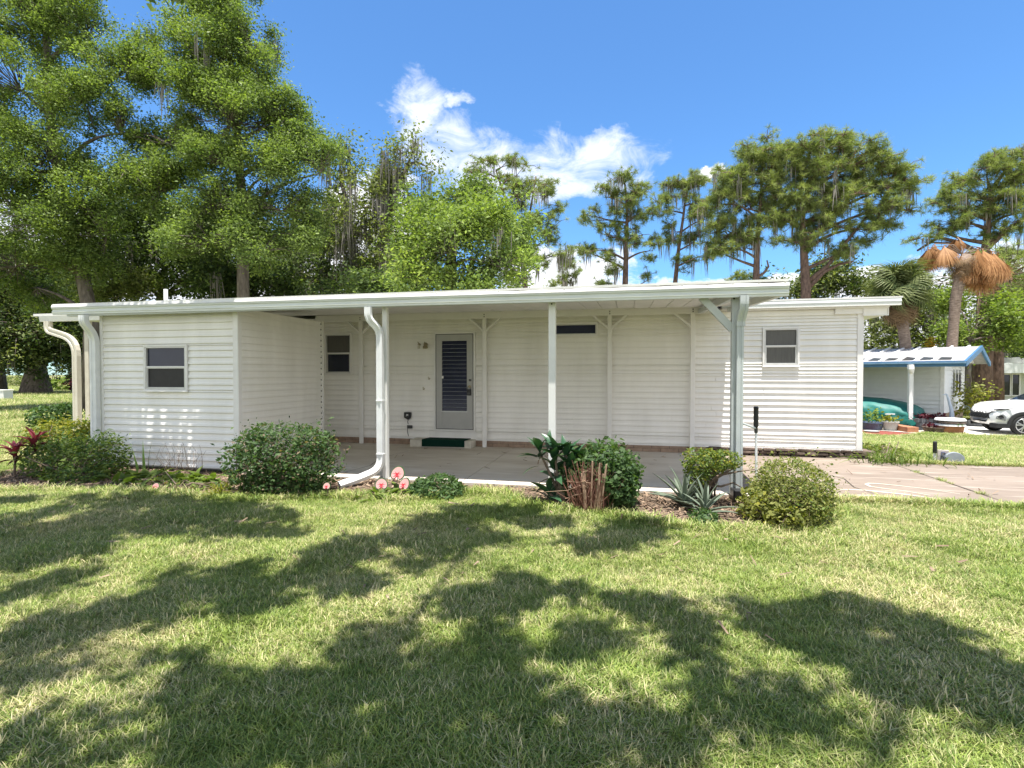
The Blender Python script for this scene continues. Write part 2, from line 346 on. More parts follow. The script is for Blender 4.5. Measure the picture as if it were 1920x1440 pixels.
# ---------------------------------------------------------------- setting
YF, YW = 7.15, 10.75            # carport front line, house wall
BED = [gnd(*p).to_2d() for p in [(-80, 918), (0, 920), (200, 922), (300, 925), (420, 937), (520, 940), (640, 932), (760, 942), (860, 928),
       (940, 926), (1010, 955), (1150, 967), (1250, 987), (1350, 999), (1420, 999), (1500, 992), (1565, 958)]]
BED += [Vector((2.75, 7.25)), Vector((1.6, 7.3)), Vector((-6.0, 7.3)), Vector((-6.2, 7.4)), Vector((-9.1, 7.45)), Vector((-10.5, 7.3))]
def inpoly(P, poly):
    x, y = P[:, 0], P[:, 1]; r = np.zeros(len(P), bool); n = len(poly)
    for i in range(n):
        x0, y0 = poly[i]; x1, y1 = poly[(i+1) % n]
        c = (y0 > y) != (y1 > y)
        with np.errstate(divide='ignore', invalid='ignore'): xx = (x1-x0)*(y-y0)/(y1-y0)+x0
        r ^= c & (x < xx)
    return r

def ground_mat(name, near=True):
    m = bpy.data.materials.new(name); m.use_nodes = True; nt = m.node_tree; N = nt.nodes; L = nt.links; b = N['Principled BSDF']
    b.inputs['Roughness'].default_value = 0.95; b.inputs['Specular IOR Level'].default_value = 0.1
    geo = N.new('ShaderNodeNewGeometry')
    def nz(s, d):
        n = N.new('ShaderNodeTexNoise'); n.inputs['Scale'].default_value = s; n.inputs['Detail'].default_value = d; n.inputs['Roughness'].default_value = .65
        L.new(geo.outputs['Position'], n.inputs['Vector']); return n.outputs['Fac']
    r1 = N.new('ShaderNodeValToRGB'); L.new(nz(26, 8), r1.inputs[0])
    e = r1.color_ramp.elements; e[0].position = .3; e[0].color = (0.05, 0.075, 0.016, 1); e[1].position = .72; e[1].color = (0.26, 0.27, 0.075, 1)
    r2 = N.new('ShaderNodeValToRGB'); L.new(nz(34, 7), r2.inputs[0])
    e = r2.color_ramp.elements; e[0].position = .3; e[0].color = (0.10, 0.075, 0.04, 1); e[1].position = .7; e[1].color = (0.36, 0.30, 0.16, 1)
    mr = N.new('ShaderNodeMapRange'); L.new(nz(0.9, 5), mr.inputs[0]); mr.inputs[1].default_value = .47; mr.inputs[2].default_value = .68
    mx = N.new('ShaderNodeMix'); mx.data_type = 'RGBA'; L.new(mr.outputs[0], mx.inputs[0]); L.new(r1.outputs[0], mx.inputs[6]); L.new(r2.outputs[0], mx.inputs[7])
    L.new(mx.outputs[2], b.inputs['Base Color'])
    bp = N.new('ShaderNodeBump'); bp.inputs['Strength'].default_value = 0.9; bp.inputs['Distance'].default_value = 0.05
    L.new(nz(60, 6), bp.inputs['Height']); L.new(bp.outputs[0], b.inputs['Normal'])
    return m
GZ = -0.61                       # the ground falls away gently towards the neighbour
def sstep(t): t = np.clip(t, 0, 1); return t*t*(3-2*t)
def terrain(x, y):
    return GZ*sstep(((x-4.5)*.6+(y-10.4)*.8)/11.5)*sstep((x-2.6)/1.8)
def gnz(px, py, z=0.0): return gnd(px, py, GZ+z)
gx = np.array([-700, -200, -80, -30, -10, 0, 2.6]+list(np.arange(3, 30, .75))+[34, 40, 60, 120, 300, 700]); gy_ = np.array([-60, -20, 0, 3, 6, 8]+list(np.arange(9, 34, .75))+[38, 45, 60, 90, 150, 400, 1400])
XX, YY = np.meshgrid(gx, gy_); ZZ = terrain(XX, YY); nx_ = len(gx)
GF = np.array([(j*nx_+i, j*nx_+i+1, (j+1)*nx_+i+1, (j+1)*nx_+i) for j in range(len(gy_)-1) for i in range(nx_-1)])
tag(link('lawn_ground', npmesh('lawn_ground', np.stack([XX.ravel(), YY.ravel(), ZZ.ravel()], 1), GF), ground_mat('lawn_soil')), kind='structure')
bed = MB(); bed.add([(p[0], p[1], 0.008) for p in BED], [tuple(range(len(BED)))])
bed.build('planting_bed', mat('bed_soil', (0.20, 0.15, 0.11), (0.075, 0.055, 0.04), 0.95, 14, 0.9, 70, spec=0.1, c3=(0.40, 0.33, 0.25)), kind='structure')

def concrete(name, a, b, c, streak=0.0):
    m = mat(name, a, b, 0.85, 1.1, 0.12, 90, spec=0.25, c3=c, detail=9, stretch=(0.55, 1.3, 1))
    if streak:
        nt = m.node_tree; N = nt.nodes; L = nt.links; bs = N['Principled BSDF']; src = bs.inputs['Base Color'].links[0].from_socket
        geo = N.new('ShaderNodeNewGeometry'); mp = N.new('ShaderNodeMapping'); mp.inputs['Scale'].default_value = (0.35, 3.2, 1); mp.inputs['Rotation'].default_value = (0, 0, R(-6))
        L.new(geo.outputs['Position'], mp.inputs[0])
        n = N.new('ShaderNodeTexNoise'); n.inputs['Scale'].default_value = 3.0; n.inputs['Detail'].default_value = 7; n.inputs['Distortion'].default_value = 0.6; L.new(mp.outputs[0], n.inputs['Vector'])
        mr = N.new('ShaderNodeMapRange'); L.new(n.outputs['Fac'], mr.inputs[0]); mr.inputs[1].default_value = .56; mr.inputs[2].default_value = .66; mr.inputs[4].default_value = streak
        mx = N.new('ShaderNodeMix'); mx.data_type = 'RGBA'; L.new(mr.outputs[0], mx.inputs[0]); L.new(src, mx.inputs[6]); mx.inputs[7].default_value = (*c, 1)
        L.new(mx.outputs[2], bs.inputs['Base Color'])
    return m
M['slab'] = concrete('carport_concrete', (0.58, 0.535, 0.47), (0.43, 0.375, 0.31), (0.64, 0.615, 0.57), 0.5)
M['drive'] = concrete('worn_painted_concrete', (0.25, 0.203, 0.163), (0.18, 0.143, 0.113), (0.36, 0.305, 0.255), 0.75)
# the slab is poured in bays with open joints between them
def slab_bay(name, x0, x1, y0, y1, m, z=0.045):
    b = MB(); b.box(x0+.006, x1-.006, y0, y1, -0.1, z); return b.build(name, m, bevel=0.006, kind='structure')
slab_bay('carport_slab', -6.03, -2.33, 7.15, 11.0, M['slab'])
slab_bay('carport_slab', -2.33, 1.55, 7.15, 11.0, M['slab'])
slab_bay('driveway', 1.55, 4.49, 7.30, 10.70, M['drive'], 0.04)
slab_bay('driveway', 4.49, 8.6, 7.34, 10.38, M['drive'], 0.04)
slab_bay('driveway', 8.6, 14.0, 7.40, 10.4, M['drive'], 0.04)
slab_bay('breezeway_slab', -12.8, -6.05, 9.0, 11.0, M['slab'])
# two long curved paint scratches on the driveway
sc_m = mat('bare_scratch', (0.60, 0.52, 0.42), (0.52, 0.44, 0.35), 0.9, 20)
def ribbon(name, pts, w, m, z):
    v, f = [], []
    for i, p in enumerate(pts):
        p = Vector(p); t = (Vector(pts[min(i+1, len(pts)-1)])-Vector(pts[max(i-1, 0)])).normalized(); s = Vector((-t.y, t.x))*w*(.4+.6*math.sin(math.pi*i/(len(pts)-1)))
        v += [(p.x+s.x, p.y+s.y, z), (p.x-s.x, p.y-s.y, z)]
    f = [(2*i, 2*i+1, 2*i+3, 2*i+2) for i in range(len(pts)-1)]
    return MB().add(v, f).build(name, m, kind='structure')
scr = [(1800, 926), (1740, 917), (1690, 911), (1650, 907), (1630, 906), (1624, 908), (1632, 912), (1660, 916), (1700, 921), (1745, 929)]
ribbon('driveway_scratch', [gnd(x, y, .044).to_2d() for x, y in scr], .022, sc_m, .0445)
ribbon('driveway_scratch', [gnd(x, y, .044).to_2d() for x, y in [(1560, 917), (1620, 919), (1690, 926), (1750, 934)]], .03, sc_m, .0445)
ribbon('driveway_scratch', [gnd(x, y, .044).to_2d() for x, y in [(1575, 928), (1640, 929), (1720, 937), (1780, 940)]], .028, sc_m, .0445)

# ---------------------------------------------------------------- siding
CH = 0.1125
_bp = [(0, .0105), (-.022, .0105), (-.0235, .017), (-.018, .05), (-.0135, .06), (-.003, .112), (0, .112)]
def board_mesh():
    b = MB(); b.prism(_bp, 0, 0, 1); return b.mesh('siding_board')
BOARD = board_mesh()
def side(parent, x0, x1, z0, z1, mw, holes=(), joints=(), m=None, name='siding_board'):
    """courses of lap siding on a wall: local x along the wall, local -y outwards; holes = (x0,x1,z0,z1)"""
    n = int(math.ceil((z1-z0)/CH)); rj = random.Random(int(abs(x0*100))+int(x1*37))
    for i in range(n):
        za, zb = z0+i*CH, min(z0+(i+1)*CH, z1)
        cuts = sorted({za, zb} | {z for h in holes for z in h[2:] if za+.012 < z < zb-.012})
        for a, b in zip(cuts[:-1], cuts[1:]):
            segs = [(x0, x1)]
            for hx0, hx1, hz0, hz1 in holes:
                if hz0 < b-.012 and hz1 > a+.012:
                    segs = [q for s in segs for q in ((s[0], min(s[1], hx0)), (max(s[0], hx1), s[1])) if q[1]-q[0] > .02]
            for j in joints:
                jj = j + rj.choice((-.9, -.3, .3, .9))*rj.random()
                segs = [q for s in segs for q in (((s[0], jj), (jj+.005, s[1])) if s[0]+.1 < jj < s[1]-.1 else (s,))]
            for s0, s1 in segs:
                o = link(name, BOARD, m or M['siding'], parent,
                         mw=mw @ Matrix.Translation((s0, 0, a)) @ Matrix.Diagonal((s1-s0, 1, (b-a)/CH*.9999, 1)))
IDN = Matrix.Identity(4)
def frame_ring(b, x0, x1, z0, z1, w, y0, y1):
    b.box(x0, x1, y0, y1, z0, z0+w); b.box(x0, x1, y0, y1, z1-w, z1)
    b.box(x0, x0+w, y0, y1, z0+w, z1-w); b.box(x1-w, x1, y0, y1, z0+w, z1-w)
def window(parent, x0, x1, z0, z1, yw, up, low, rail=True, name='window'):
    t = .032; b = MB(); frame_ring(b, x0-.02, x1+.02, z0-.02, z1+.02, t, yw-.030, yw-.002)
    b.box(x0-.03, x1+.03, yw-.042, yw-.031, z0-.028, z0-.012)
    f = b.build(name, M['trim'], parent, bevel=.003)
    i0, i1, j0, j1 = x0+t-.018, x1-t+.018, z0+t-.018, z1-t+.018
    b = MB(); frame_ring(b, i0, i1, j0, j1, .02, yw-.024, yw+.012); b.build('inner_frame', M['alu'], f, bevel=.002)
    k0, k1, l0, l1 = i0+.02, i1-.02, j0+.02, j1-.02; zm = (l0+l1)/2+.01
    if rail:
        b = MB(); frame_ring(b, k0, k1, l0, zm, .016, yw-.014, yw+.004); b.build('sash', M['alu'], f)
        b = MB(); b.box(k0, k1, yw-.020, yw+.006, zm+.0005, zm+.022); b.build('meeting_rail', M['trim'], f, bevel=.002)
        MB().box(k0, k1, yw+.008, yw+.014, zm+.022, l1).build('pane', up, f)
        MB().box(k0+.016, k1-.016, yw+.006, yw+.010, l0+.016, zm-.016).build('pane', low, f)
    else:
        MB().box(k0, k1, yw+.006, yw+.012, l0, l1).build('pane', up, f)
    return f

# ---------------------------------------------------------------- the mobile home
HX0, HX1 = -12.2, 4.12
home = empty('mobile_home', (-4, YW, 0), 'long white mobile home with vinyl siding behind the open carport', 'mobile home')
b = MB(); b.box(HX0, HX1+.07, YW+.02, YW+7.2, .20, 2.86); b.build('wall', M['siding'], home)
W1 = (-6.72, -6.08, 1.60, 2.50); W2 = (2.53, 3.13, 1.755, 2.46); W3 = (-1.53, -.60, 2.39, 2.63); DR = (-4.10, -3.17, .36, 2.50)
side(home, -9.0, HX1, .205, 2.80, Matrix.Translation((0, YW+.018, 0)), holes=(W1, W2, W3, DR, (-4.24, -3.14, .21, .37)), joints=(-5.2, -1.2, 1.75))
b = MB(); b.box(HX1, HX1+.10, YW-.022, YW+.019, .19, 2.80); b.build('corner_trim', M['trim'], home, bevel=.004)
b = MB(); b.box(HX0, HX1+.11, YW-.012, YW+.022, .175, .204); b.build('starter_strip', M['trim'], home)
window(home, *W1, YW, M['curtain'], M['glass']); window(home, *W2, YW, M['curtain'], M['curtain']); window(home, *W3, YW, M['louver'], None, False)
# roof of the house, with the eave over the right wing
b = MB(); b.prism([(YW-.16, 2.955), (YW-.16, 2.985), (YW+3.6, 3.28), (YW+7.5, 2.99), (YW+7.5, 2.95), (YW+3.6, 3.23)], 0, HX0-.4, 4.78)
b.build('roof', M['roofmetal'], home)
b = MB(); b.prism([(YW-.155, 2.845), (YW-.165, 2.90), (YW-.155, 2.953), (YW-.10, 2.953), (YW-.10, 2.845)], 0, 1.75, 4.76); b.build('fascia', M['fascia'], home)
b = MB(); b.box(1.75, 4.76, YW-.162, YW-.10, 2.827, 2.844); b.build('drip_edge', M['trim'], home)
b = MB(); b.box(1.6, 4.60, YW-.098, YW+.02, 2.80, 2.826); b.build('soffit', M['trim'], home)
b = MB(); b.box(4.19, 4.58, YW-.06, YW+6.9, 2.665, 2.80); b.build('eave_box', M['siding'], home)
b = MB(); frame_ring(b, 4.19, 4.60, 2.655, 2.80, .018, YW-.072, YW-.061); b.build('eave_trim', M['trim'], home)
b = MB(); b.box(3.74, 4.19, YW-.05, YW+.0, 2.70, 2.80); b.build('eave_board', M['trim'], home)
# wall foot under the carport: pale bricks; under the wing: dark stacked stone
b = MB(); b.box(-12.0, 1.62, YW+.03, YW+.2, .0, .20); b.build('foundation', M['mortar'], home)
b = MB(); b.box(1.62, 4.25, YW+.06, YW+7, .0, .20); b.build('foundation', M['darkmetal'], home)
bm_ = MB(); bm_.box(0, .335, 0, .06, 0, .066); bme = bm_.mesh('brick')
for row in range(2):
    x = -9.0 + (.17 if row else 0)
    while x < 1.28:
        o = link('brick', bme, M['brick'], home, loc=(x, YW+.004+random.uniform(-.004, .004), .047+row*.073))
        b = o; x += .345
rs = random.Random(5)
for row in range(3):
    x = 1.55
    while x < 4.2:
        w = rs.uniform(.16, .42); d = rs.uniform(.0, .05); h = .052
        b = MB(); z = .015+row*.062
        b.add([(x, YW-.02-d, z+rs.uniform(0, .008)), (x+w, YW-.02-d, z+rs.uniform(0, .008)), (x+w, YW+.06, z), (x, YW+.06, z),
               (x+.01, YW-.03-d*.6, z+h), (x+w-.012, YW-.03-d*.6, z+h-rs.uniform(0, .012)), (x+w, YW+.06, z+h), (x, YW+.06, z+h)],
              [(0,3,2,1),(4,5,6,7),(0,1,5,4),(1,2,6,5),(2,3,7,6),(3,0,4,7)])
        b.build('stone', M['darkstone'], home, bevel=.008); x += w+.012
    for k in range(5):
        y = YW+.08+k*.33; b = MB(); b.box(4.24+rs.uniform(0, .05), 4.32+rs.uniform(0, .08), y, y+.31, .015+row*.062, .067+row*.062); b.build('stone', M['darkstone'], home, bevel=.008)
# vent pipe on the roof
b = MB(); p = at(311, 566, 12.5); b.tube([(p.x, 12.5, 2.9), (p.x, 12.5, p.z+.36)], .055, 12); b.build('vent_pipe', M['white_paint'], home, smooth=False)

# door
door = MB(); frame_ring(door, -4.10, -3.17, .365, 2.50, .035, YW-.035, YW+.0); door = door.build('door_frame', M['trim'], home, bevel=.003)
dx0, dx1, dz0, dz1 = -4.06, -3.21, .40, 2.46
b = MB(); frame_ring(b, dx0, dx1, dz0, dz1, .012, YW-.022, YW-.002); b.build('jamb', M['darkmetal'], door)
b = MB(); x0, x1 = dx0+.014, dx1-.014
b.box(x0, x0+.13, YW-.028, YW+.004, dz0+.014, dz1-.014); b.box(x1-.13, x1, YW-.028, YW+.004, dz0+.014, dz1-.014)
b.box(x0+.13, x1-.13, YW-.028, YW+.004, dz1-.15, dz1-.014); b.box(x0+.13, x1-.13, YW-.022, YW+.004, dz0+.014, .79)
b.build('door', M['doorgrey'], home, bevel=.003); dleaf = bpy.data.objects[[o.name for o in home.children if o.name.startswith('door') and 'frame' not in o.name][0]]
MB().box(x0+.12, x1-.12, YW-.034, YW-.0285, .775, .80).build('bottom_rail', M['alu'], dleaf)
MB().box(x0+.13, x1-.13, YW+.004, YW+.012, .79, dz1-.15).build('door_backing', M['black'], dleaf)
lm = MB(); lm.add([(0, -.018, 0), (x1-x0-.264, -.018, 0), (x1-x0-.264, .000, .083), (0, .000, .083), (0, -.010, .004), (x1-x0-.264, -.010, .004), (x1-x0-.264, .005, .083), (0, .005, .083)],
                  [(0,3,2,1),(4,5,6,7),(0,1,5,4),(1,2,6,5),(2,3,7,6),(3,0,4,7)]); lm.add([(0, -.0215, -.004), (x1-x0-.264, -.0215, -.004), (x1-x0-.264, -.0215, .003), (0, -.0215, .003)], [(0,1,2,3)]); lme = lm.mesh('louver'); lme.materials.append(M['louver']); lme.materials.append(M['stonegrey']); lme.polygons[6].material_index = 1
z = .795
while z < dz1-.16:
    link('louver', lme, M['louver'], dleaf, loc=(x0+.132, YW-.008, z)); z += .0845
MB().tube([(x1-.055, YW-.028, 1.465), (x1-.055, YW-.05, 1.465)], .028, 14).build('deadbolt', M['darkmetal'], dleaf)
MB().tube([(x1-.055, YW-.028, 1.33), (x1-.055, YW-.06, 1.33), (x1-.055, YW-.075, 1.33)], [.018, .022, .03], 14).build('door_knob', M['brass'], dleaf)
MB().box(x0+.125, x0+.165, YW-.036, YW-.029, 1.50, 1.555).build('sticker', M['white_paint'], dleaf)
lb = empty('key_lockbox', (x1-.07, YW-.08, 1.2), 'small black key lockbox hanging from the grey door knob', 'lockbox')
MB().box(x1-.115, x1-.03, YW-.085, YW-.045, 1.14, 1.27).build('case', M['black'], lb, bevel=.008)
MB().tube([(x1-.10, YW-.065, 1.265), (x1-.10, YW-.065, 1.325), (x1-.072, YW-.065, 1.352), (x1-.045, YW-.065, 1.325), (x1-.045, YW-.065, 1.265)], .007, 8).build('shackle', M['darkmetal'], lb)
MB().box(x1-.10, x1-.045, YW-.089, YW-.0855, 1.16, 1.20).build('dial_plate', M['darkmetal'], lb)
# wall light left of the door
pl = at(797, 646, YW); lt = empty('wall_light', (pl.x, YW, pl.z), 'small brass twin wall lamp left of the door', 'wall lamp')
for dx in (-.13, .02):
    b = MB(); b.tube([(pl.x+dx, YW-.005, pl.z), (pl.x+dx, YW-.03, pl.z)], [.03 if dx < 0 else .045]*2, 14); b.build('base_plate', M['brass'], lt)
    b = MB(); b.tube([(pl.x+dx, YW-.03, pl.z), (pl.x+dx, YW-.09, pl.z+.05), (pl.x+dx+.03, YW-.13, pl.z+.03), (pl.x+dx+.04, YW-.14, pl.z-.02)], .009, 8); b.build('arm', M['brass'], lt)
    b = MB(); b.tube([(pl.x+dx+.04, YW-.14, pl.z-.01), (pl.x+dx+.04, YW-.145, pl.z-.05), (pl.x+dx+.045, YW-.15, pl.z-.09)], [.025, .05, .055] if dx > 0 else [.015, .025, .03], 14); b.build('shade', M['brass'] if dx > 0 else M['beige'], lt)
for n_, (px, py), lab in (('hose_hook', (806, 709), 'small pale hook on the siding beside the door, upper one'), ('wall_hook', (796, 728), 'small round peg on the siding below the pale hook')):
    p = at(px, py, YW); h = empty(n_, (p.x, YW, p.z), lab, 'hook')
    MB().box(p.x-.03, p.x-.012, YW-.03, YW-.004, p.z-.03, p.z+.03).build('plate', M['beige'], h)
    MB().tube([(p.x-.02, YW-.03, p.z-.02), (p.x+.01, YW-.06, p.z-.025), (p.x+.025, YW-.05, p.z+.0)], .008, 7).build('prong', M['brass'], h)
# plug-in timer box, outlet and wire
p = at(766, 779, YW); t_ = empty('outdoor_timer', (p.x, YW, p.z), 'black plug-in timer box with pale symbol on wall left of door', 'timer box')
b = MB(); b.prism([(p.x-.075, p.z+.075), (p.x+.075, p.z+.075), (p.x+.075, p.z-.03), (p.x+.045, p.z-.07), (p.x+.012, p.z-.09), (p.x-.02, p.z-.07), (p.x-.075, p.z-.04)], 1, YW-.085, YW-.006); b.build('case', M['black'], t_, bevel=.008)
b = MB(); b.tube([(p.x-.02, YW-.088, p.z-.005), (p.x+.03, YW-.088, p.z+.035)], .006, 6); b.tube([(p.x-.015, YW-.088, p.z+.035), (p.x+.03, YW-.088, p.z-.0)], .006, 6); b.build('symbol', M['white_paint'], t_)
b = MB(); b.tube([(p.x+.01, YW-.03, p.z-.08), (p.x-.01, YW-.03, p.z-.13), (p.x+.005, YW-.03, p.z-.19)], .008, 6); b.build('cord', M['darkmetal'], t_)
q = at(769, 800, YW); t_ = empty('outlet_cover', (q.x, YW, q.z), 'small grey outlet cover with a thin wire below the timer', 'outlet cover')
MB().box(q.x-.055, q.x+.06, YW-.05, YW-.006, q.z-.035, q.z+.035).build('lid', M['darkmetal'], t_, bevel=.006)
MB().tube([(q.x-.05, YW-.025, q.z-.035), (q.x-.055, YW-.024, q.z-.1), (q.x-.04, YW-.02, q.z-.17), (q.x-.03, YW-.02, q.z-.21)], .007, 6).build('wire', M['black'], t_)
# entry step with the turf mat draped over it
st = MB(); st.box(-4.52, -3.16, YW-.36, YW-.002, .046, .20); st = st.build('entry_step', M['step'], bevel=.008, label='low cream painted concrete step under the front door', category='step')
mt = MB(); z0 = .2045; x0, x1 = -4.20, -3.27
mt.add([(x0, YW-.02, z0), (x1, YW-.02, z0), (x1-.03, YW-.372, z0+.002), (x0-.04, YW-.372, z0+.002), (x1-.03, YW-.376, .075), (x0-.04, YW-.376, .068),
        (x0, YW-.02, z0+.012), (x1, YW-.02, z0+.012), (x1-.03, YW-.386, z0+.014), (x0-.04, YW-.386, z0+.014), (x1-.03, YW-.39, .075), (x0-.04, YW-.39, .068)],
       [(0,1,2,3),(3,2,4,5),(6,9,8,7),(9,11,10,8),(0,6,7,1),(0,3,9,6),(3,5,11,9),(1,7,8,2),(2,8,10,4),(5,4,10,11)])
mt.build('door_mat', M['greenmat'], label='dark green turf mat draped over the step below the door', category='door mat')
# ---------------------------------------------------------------- carport
CX0, CX1 = -9.47, 1.92
cp = empty('carport', (-3, YF, 0), 'wide white metal carport roof on slim posts along the front of the home', 'carport')
def fz(x): return 2.572 - .004*(x+4)   # bottom of the fascia, sagging a little to the right
fy = 6.98
prof = [(0, .0), (-.018, .004), (-.018, .03), (-.030, .037), (-.030, .060), (-.020, .064), (-.020, .088), (-.036, .096), (-.042, .118), (-.030, .124), (0, .124)]
b = MB(); n0 = 12
for i in range(n0+1):
    x = CX0+(CX1-CX0)*i/n0; b.v += [(x, fy+py, fz(x)+pz) for py, pz in prof]
k = len(prof); b.f += [(i*k+j, i*k+(j+1) % k, (i+1)*k+(j+1) % k, (i+1)*k+j) for i in range(n0) for j in range(k)] + [tuple(range(k)), tuple(range(n0*k, n0*k+k))[::-1]]
b.build('fascia', M['fascia'], cp)
def rz(y): return 2.680 + (y-fy)*.0555
pw = (CX1-CX0-.02)/38
pm = MB(); L_ = 10.56-fy
pm.prism([(.004, .0), (pw-.006, 0), (pw-.006, .012), (pw-.02, .014), (pw-.028, .040), (pw-.048, .040), (pw-.056, .014), (.004, .012)], 1, 0, L_); 
pme = pm.mesh('roof_panel')
for i in range(38):
    x = CX0+.01+i*pw; sh = Matrix.Translation((x, fy-.035, rz(fy)+.0185+fz(x)-2.572+random.uniform(-.001, .002))) @ Matrix.Rotation(math.atan(.0555), 4, 'X')
    link('roof_panel', pme, M['roofmetal'], cp, mw=sh)
b = MB(); b.add([(CX0+.01, fy-.03, rz(fy)+.062), (CX1-.01, fy-.03, rz(fy)+.047), (CX1-.01, 10.74, rz(10.74)+.047), (CX0+.01, 10.74, rz(10.74)+.082)]+[(CX0+.01, fy-.03, rz(fy)+.092), (CX1-.01, fy-.03, rz(fy)+.077), (CX1-.01, 10.74, rz(10.74)+.077), (CX0+.01, 10.74, rz(10.74)+.112)], [(0,3,2,1),(4,5,6,7),(0,1,5,4),(1,2,6,5),(2,3,7,6),(3,0,4,7)]); b.build('sun_block_sheet', M['roofmetal'], cp)  # sheet added over the panels to stop sun leaking through their seams
b = MB(); b.v += [(CX0+(CX1-CX0)*i/60, y, fz(CX0+(CX1-CX0)*i/60)+z+(.004*math.sin(i*1.9)+.003*math.sin(i*.7) if z > .15 else 0)) for i in range(61) for y, z in ((6.937, .1245), (6.962, .1245), (6.975, .172), (6.948, .166))]; b.f += [(i*4+j, i*4+(j+1) % 4, i*4+4+(j+1) % 4, i*4+4+j) for i in range(60) for j in range(4)]; b.build('roof_edge', M['roofmetal'], cp)
b = MB(); b.box(-6.9, 1.62, YW-.13, YW-.075, 2.765, 2.915); b.build('wall_header', M['trim'], cp, bevel=.003)
b = MB(); b.box(-9.2, CX1-.3, fy+.005, fy+.075, fz(-3)-.002, fz(-3)+.09); b.build('front_beam', M['shadedpost'], cp)
# side beam at the right end, back to the house
b = MB(); b.add([(1.33, 7.2, 2.575), (1.40, 7.2, 2.575), (1.40, 10.6, 2.76), (1.33, 10.6, 2.76), (1.33, 7.2, 2.665), (1.40, 7.2, 2.665), (1.40, 10.6, 2.85), (1.33, 10.6, 2.85)],
                [(0,3,2,1),(4,5,6,7),(0,1,5,4),(1,2,6,5),(2,3,7,6),(3,0,4,7)]); b.build('side_beam', M['shadedpost'], cp)
b = MB(); b.add([(1.84, fy, 2.56), (1.91, fy, 2.56), (1.91, 10.55, 2.76), (1.84, 10.55, 2.76), (1.84, fy, 2.66), (1.91, fy, 2.66), (1.91, 10.55, 2.86), (1.84, 10.55, 2.86)],
                [(0,3,2,1),(4,5,6,7),(0,1,5,4),(1,2,6,5),(2,3,7,6),(3,0,4,7)]); b.build('edge_channel', M['fascia'], cp)
def post(x, y, w, d, z0, z1, m, name='post'):
    b = MB(); b.box(x-w/2, x+w/2, y-d/2, y+d/2, z0, z1); return b.build(name, m, cp, bevel=.006)
post(-3.50, YF+.02, .075, .075, .046, 2.585, M['post']); post(-1.01, YF+.02, .098, .08, .046, 2.585, M['post']); post(1.355, YF+.0, .115, .10, .046, 2.58, M['shadedpost'])
bolt = MB(); bolt.tube([(0, 0, 0), (0, -.008, 0)], .011, 10); bolt = bolt.mesh('bolt')
for x in (-5.79, -2.94, -.345, 1.235):
    post(x, YW-.10, .085, .05, .046, 2.82, M['trim'])
    for dz in (2.845, 2.80): link('bolt', bolt, M['black'], cp, loc=(x, YW-.133, dz))
for x in (-5.79, -2.94, -.345, 1.235):
    for s in (-1, 1):
        if x > 1 and s > 0: continue
        b = MB(); b.tube([(x+s*.02, YW-.10, 2.50), (x+s*.34, YW-.10, 2.78)], .035, shape=[(1, .5), (-1, .5), (-1, -.5), (1, -.5)], ref=(0, 1, 0)); b.build('brace', M['trim'], cp)
b = MB(); b.tube([(1.31, YF+.0, 2.17), (.93, YF-.03, 2.585)], .05, shape=[(.7, .9), (-.7, .9), (-.7, -.9), (.7, -.9)], ref=(0, 1, 0)); b.build('brace', M['shadedpost'], cp)
for x in (-1.01, 1.32): link('bolt', bolt, M['black'], cp, loc=(x, YF-.045, 2.555))
def spout(path, w, d, m, parent, name='downspout'):
    # corrugated rectangular pipe
    sh = [(w, d), (w*.4, d), (w*.3, d*.75), (-w*.3, d*.75), (-w*.4, d), (-w, d), (-w, -d), (-w*.4, -d), (-w*.3, -d*.75), (w*.3, -d*.75), (w*.4, -d), (w, -d)]
    b = MB(); b.tube(path, 1.0, shape=sh, ref=(1, 0, 0), caps=False); o = b.build(name, m, parent)
    s = o.modifiers.new('wall', 'SOLIDIFY'); s.thickness = .003; return o
def curve(pts, n=5):
    """round the corners of a path"""
    pts = [Vector(p) for p in pts]; out = [pts[0]]
    for i in range(1, len(pts)-1):
        a, c, e = pts[i-1], pts[i], pts[i+1]; r = min((c-a).length, (e-c).length)*.45
        p0 = c+(a-c).normalized()*r; p1 = c+(e-c).normalized()*r
        out += [p0*(1-t)**2+c*2*t*(1-t)+p1*t*t for t in [j/n for j in range(n+1)]]
    return out+[pts[-1]]
spout(curve([(-3.66, 6.95, 2.565), (-3.66, 6.95, 2.40), (-3.53, 7.055, 2.24), (-3.53, 7.055, .20), (-3.75, 6.78, .10), (-3.92, 6.58, .045)]), .047, .033, M['spout'], cp)
for z in (.42, 1.2): MB().box(-3.585, -3.475, 7.015, 7.10, z, z+.012).build('strap', M['spout'], cp)
spout(curve([(1.41, 6.96, 2.57), (1.41, 6.96, 2.43), (1.388, 7.055, 2.27), (1.388, 7.055, 2.2)]), .05, .04, M['shadedpost'], cp)
spout([(1.385, 7.06, 2.22), (1.385, 7.06, 1.2), (1.385, 7.06, .15)], .040, .030, M['shadedpost'], cp)
bt = gnd(1381, 948); b = MB(); b.box(1.29, 1.43, 6.88, 7.09, .006, .155); b.build('drain_boot', M['black'], cp, bevel=.008)
spout(curve([(-8.80, 6.95, 2.57), (-8.80, 6.95, 2.45), (-8.81, 7.13, 2.24), (-8.81, 7.13, .1)]), .062, .04, M['spout'], cp)

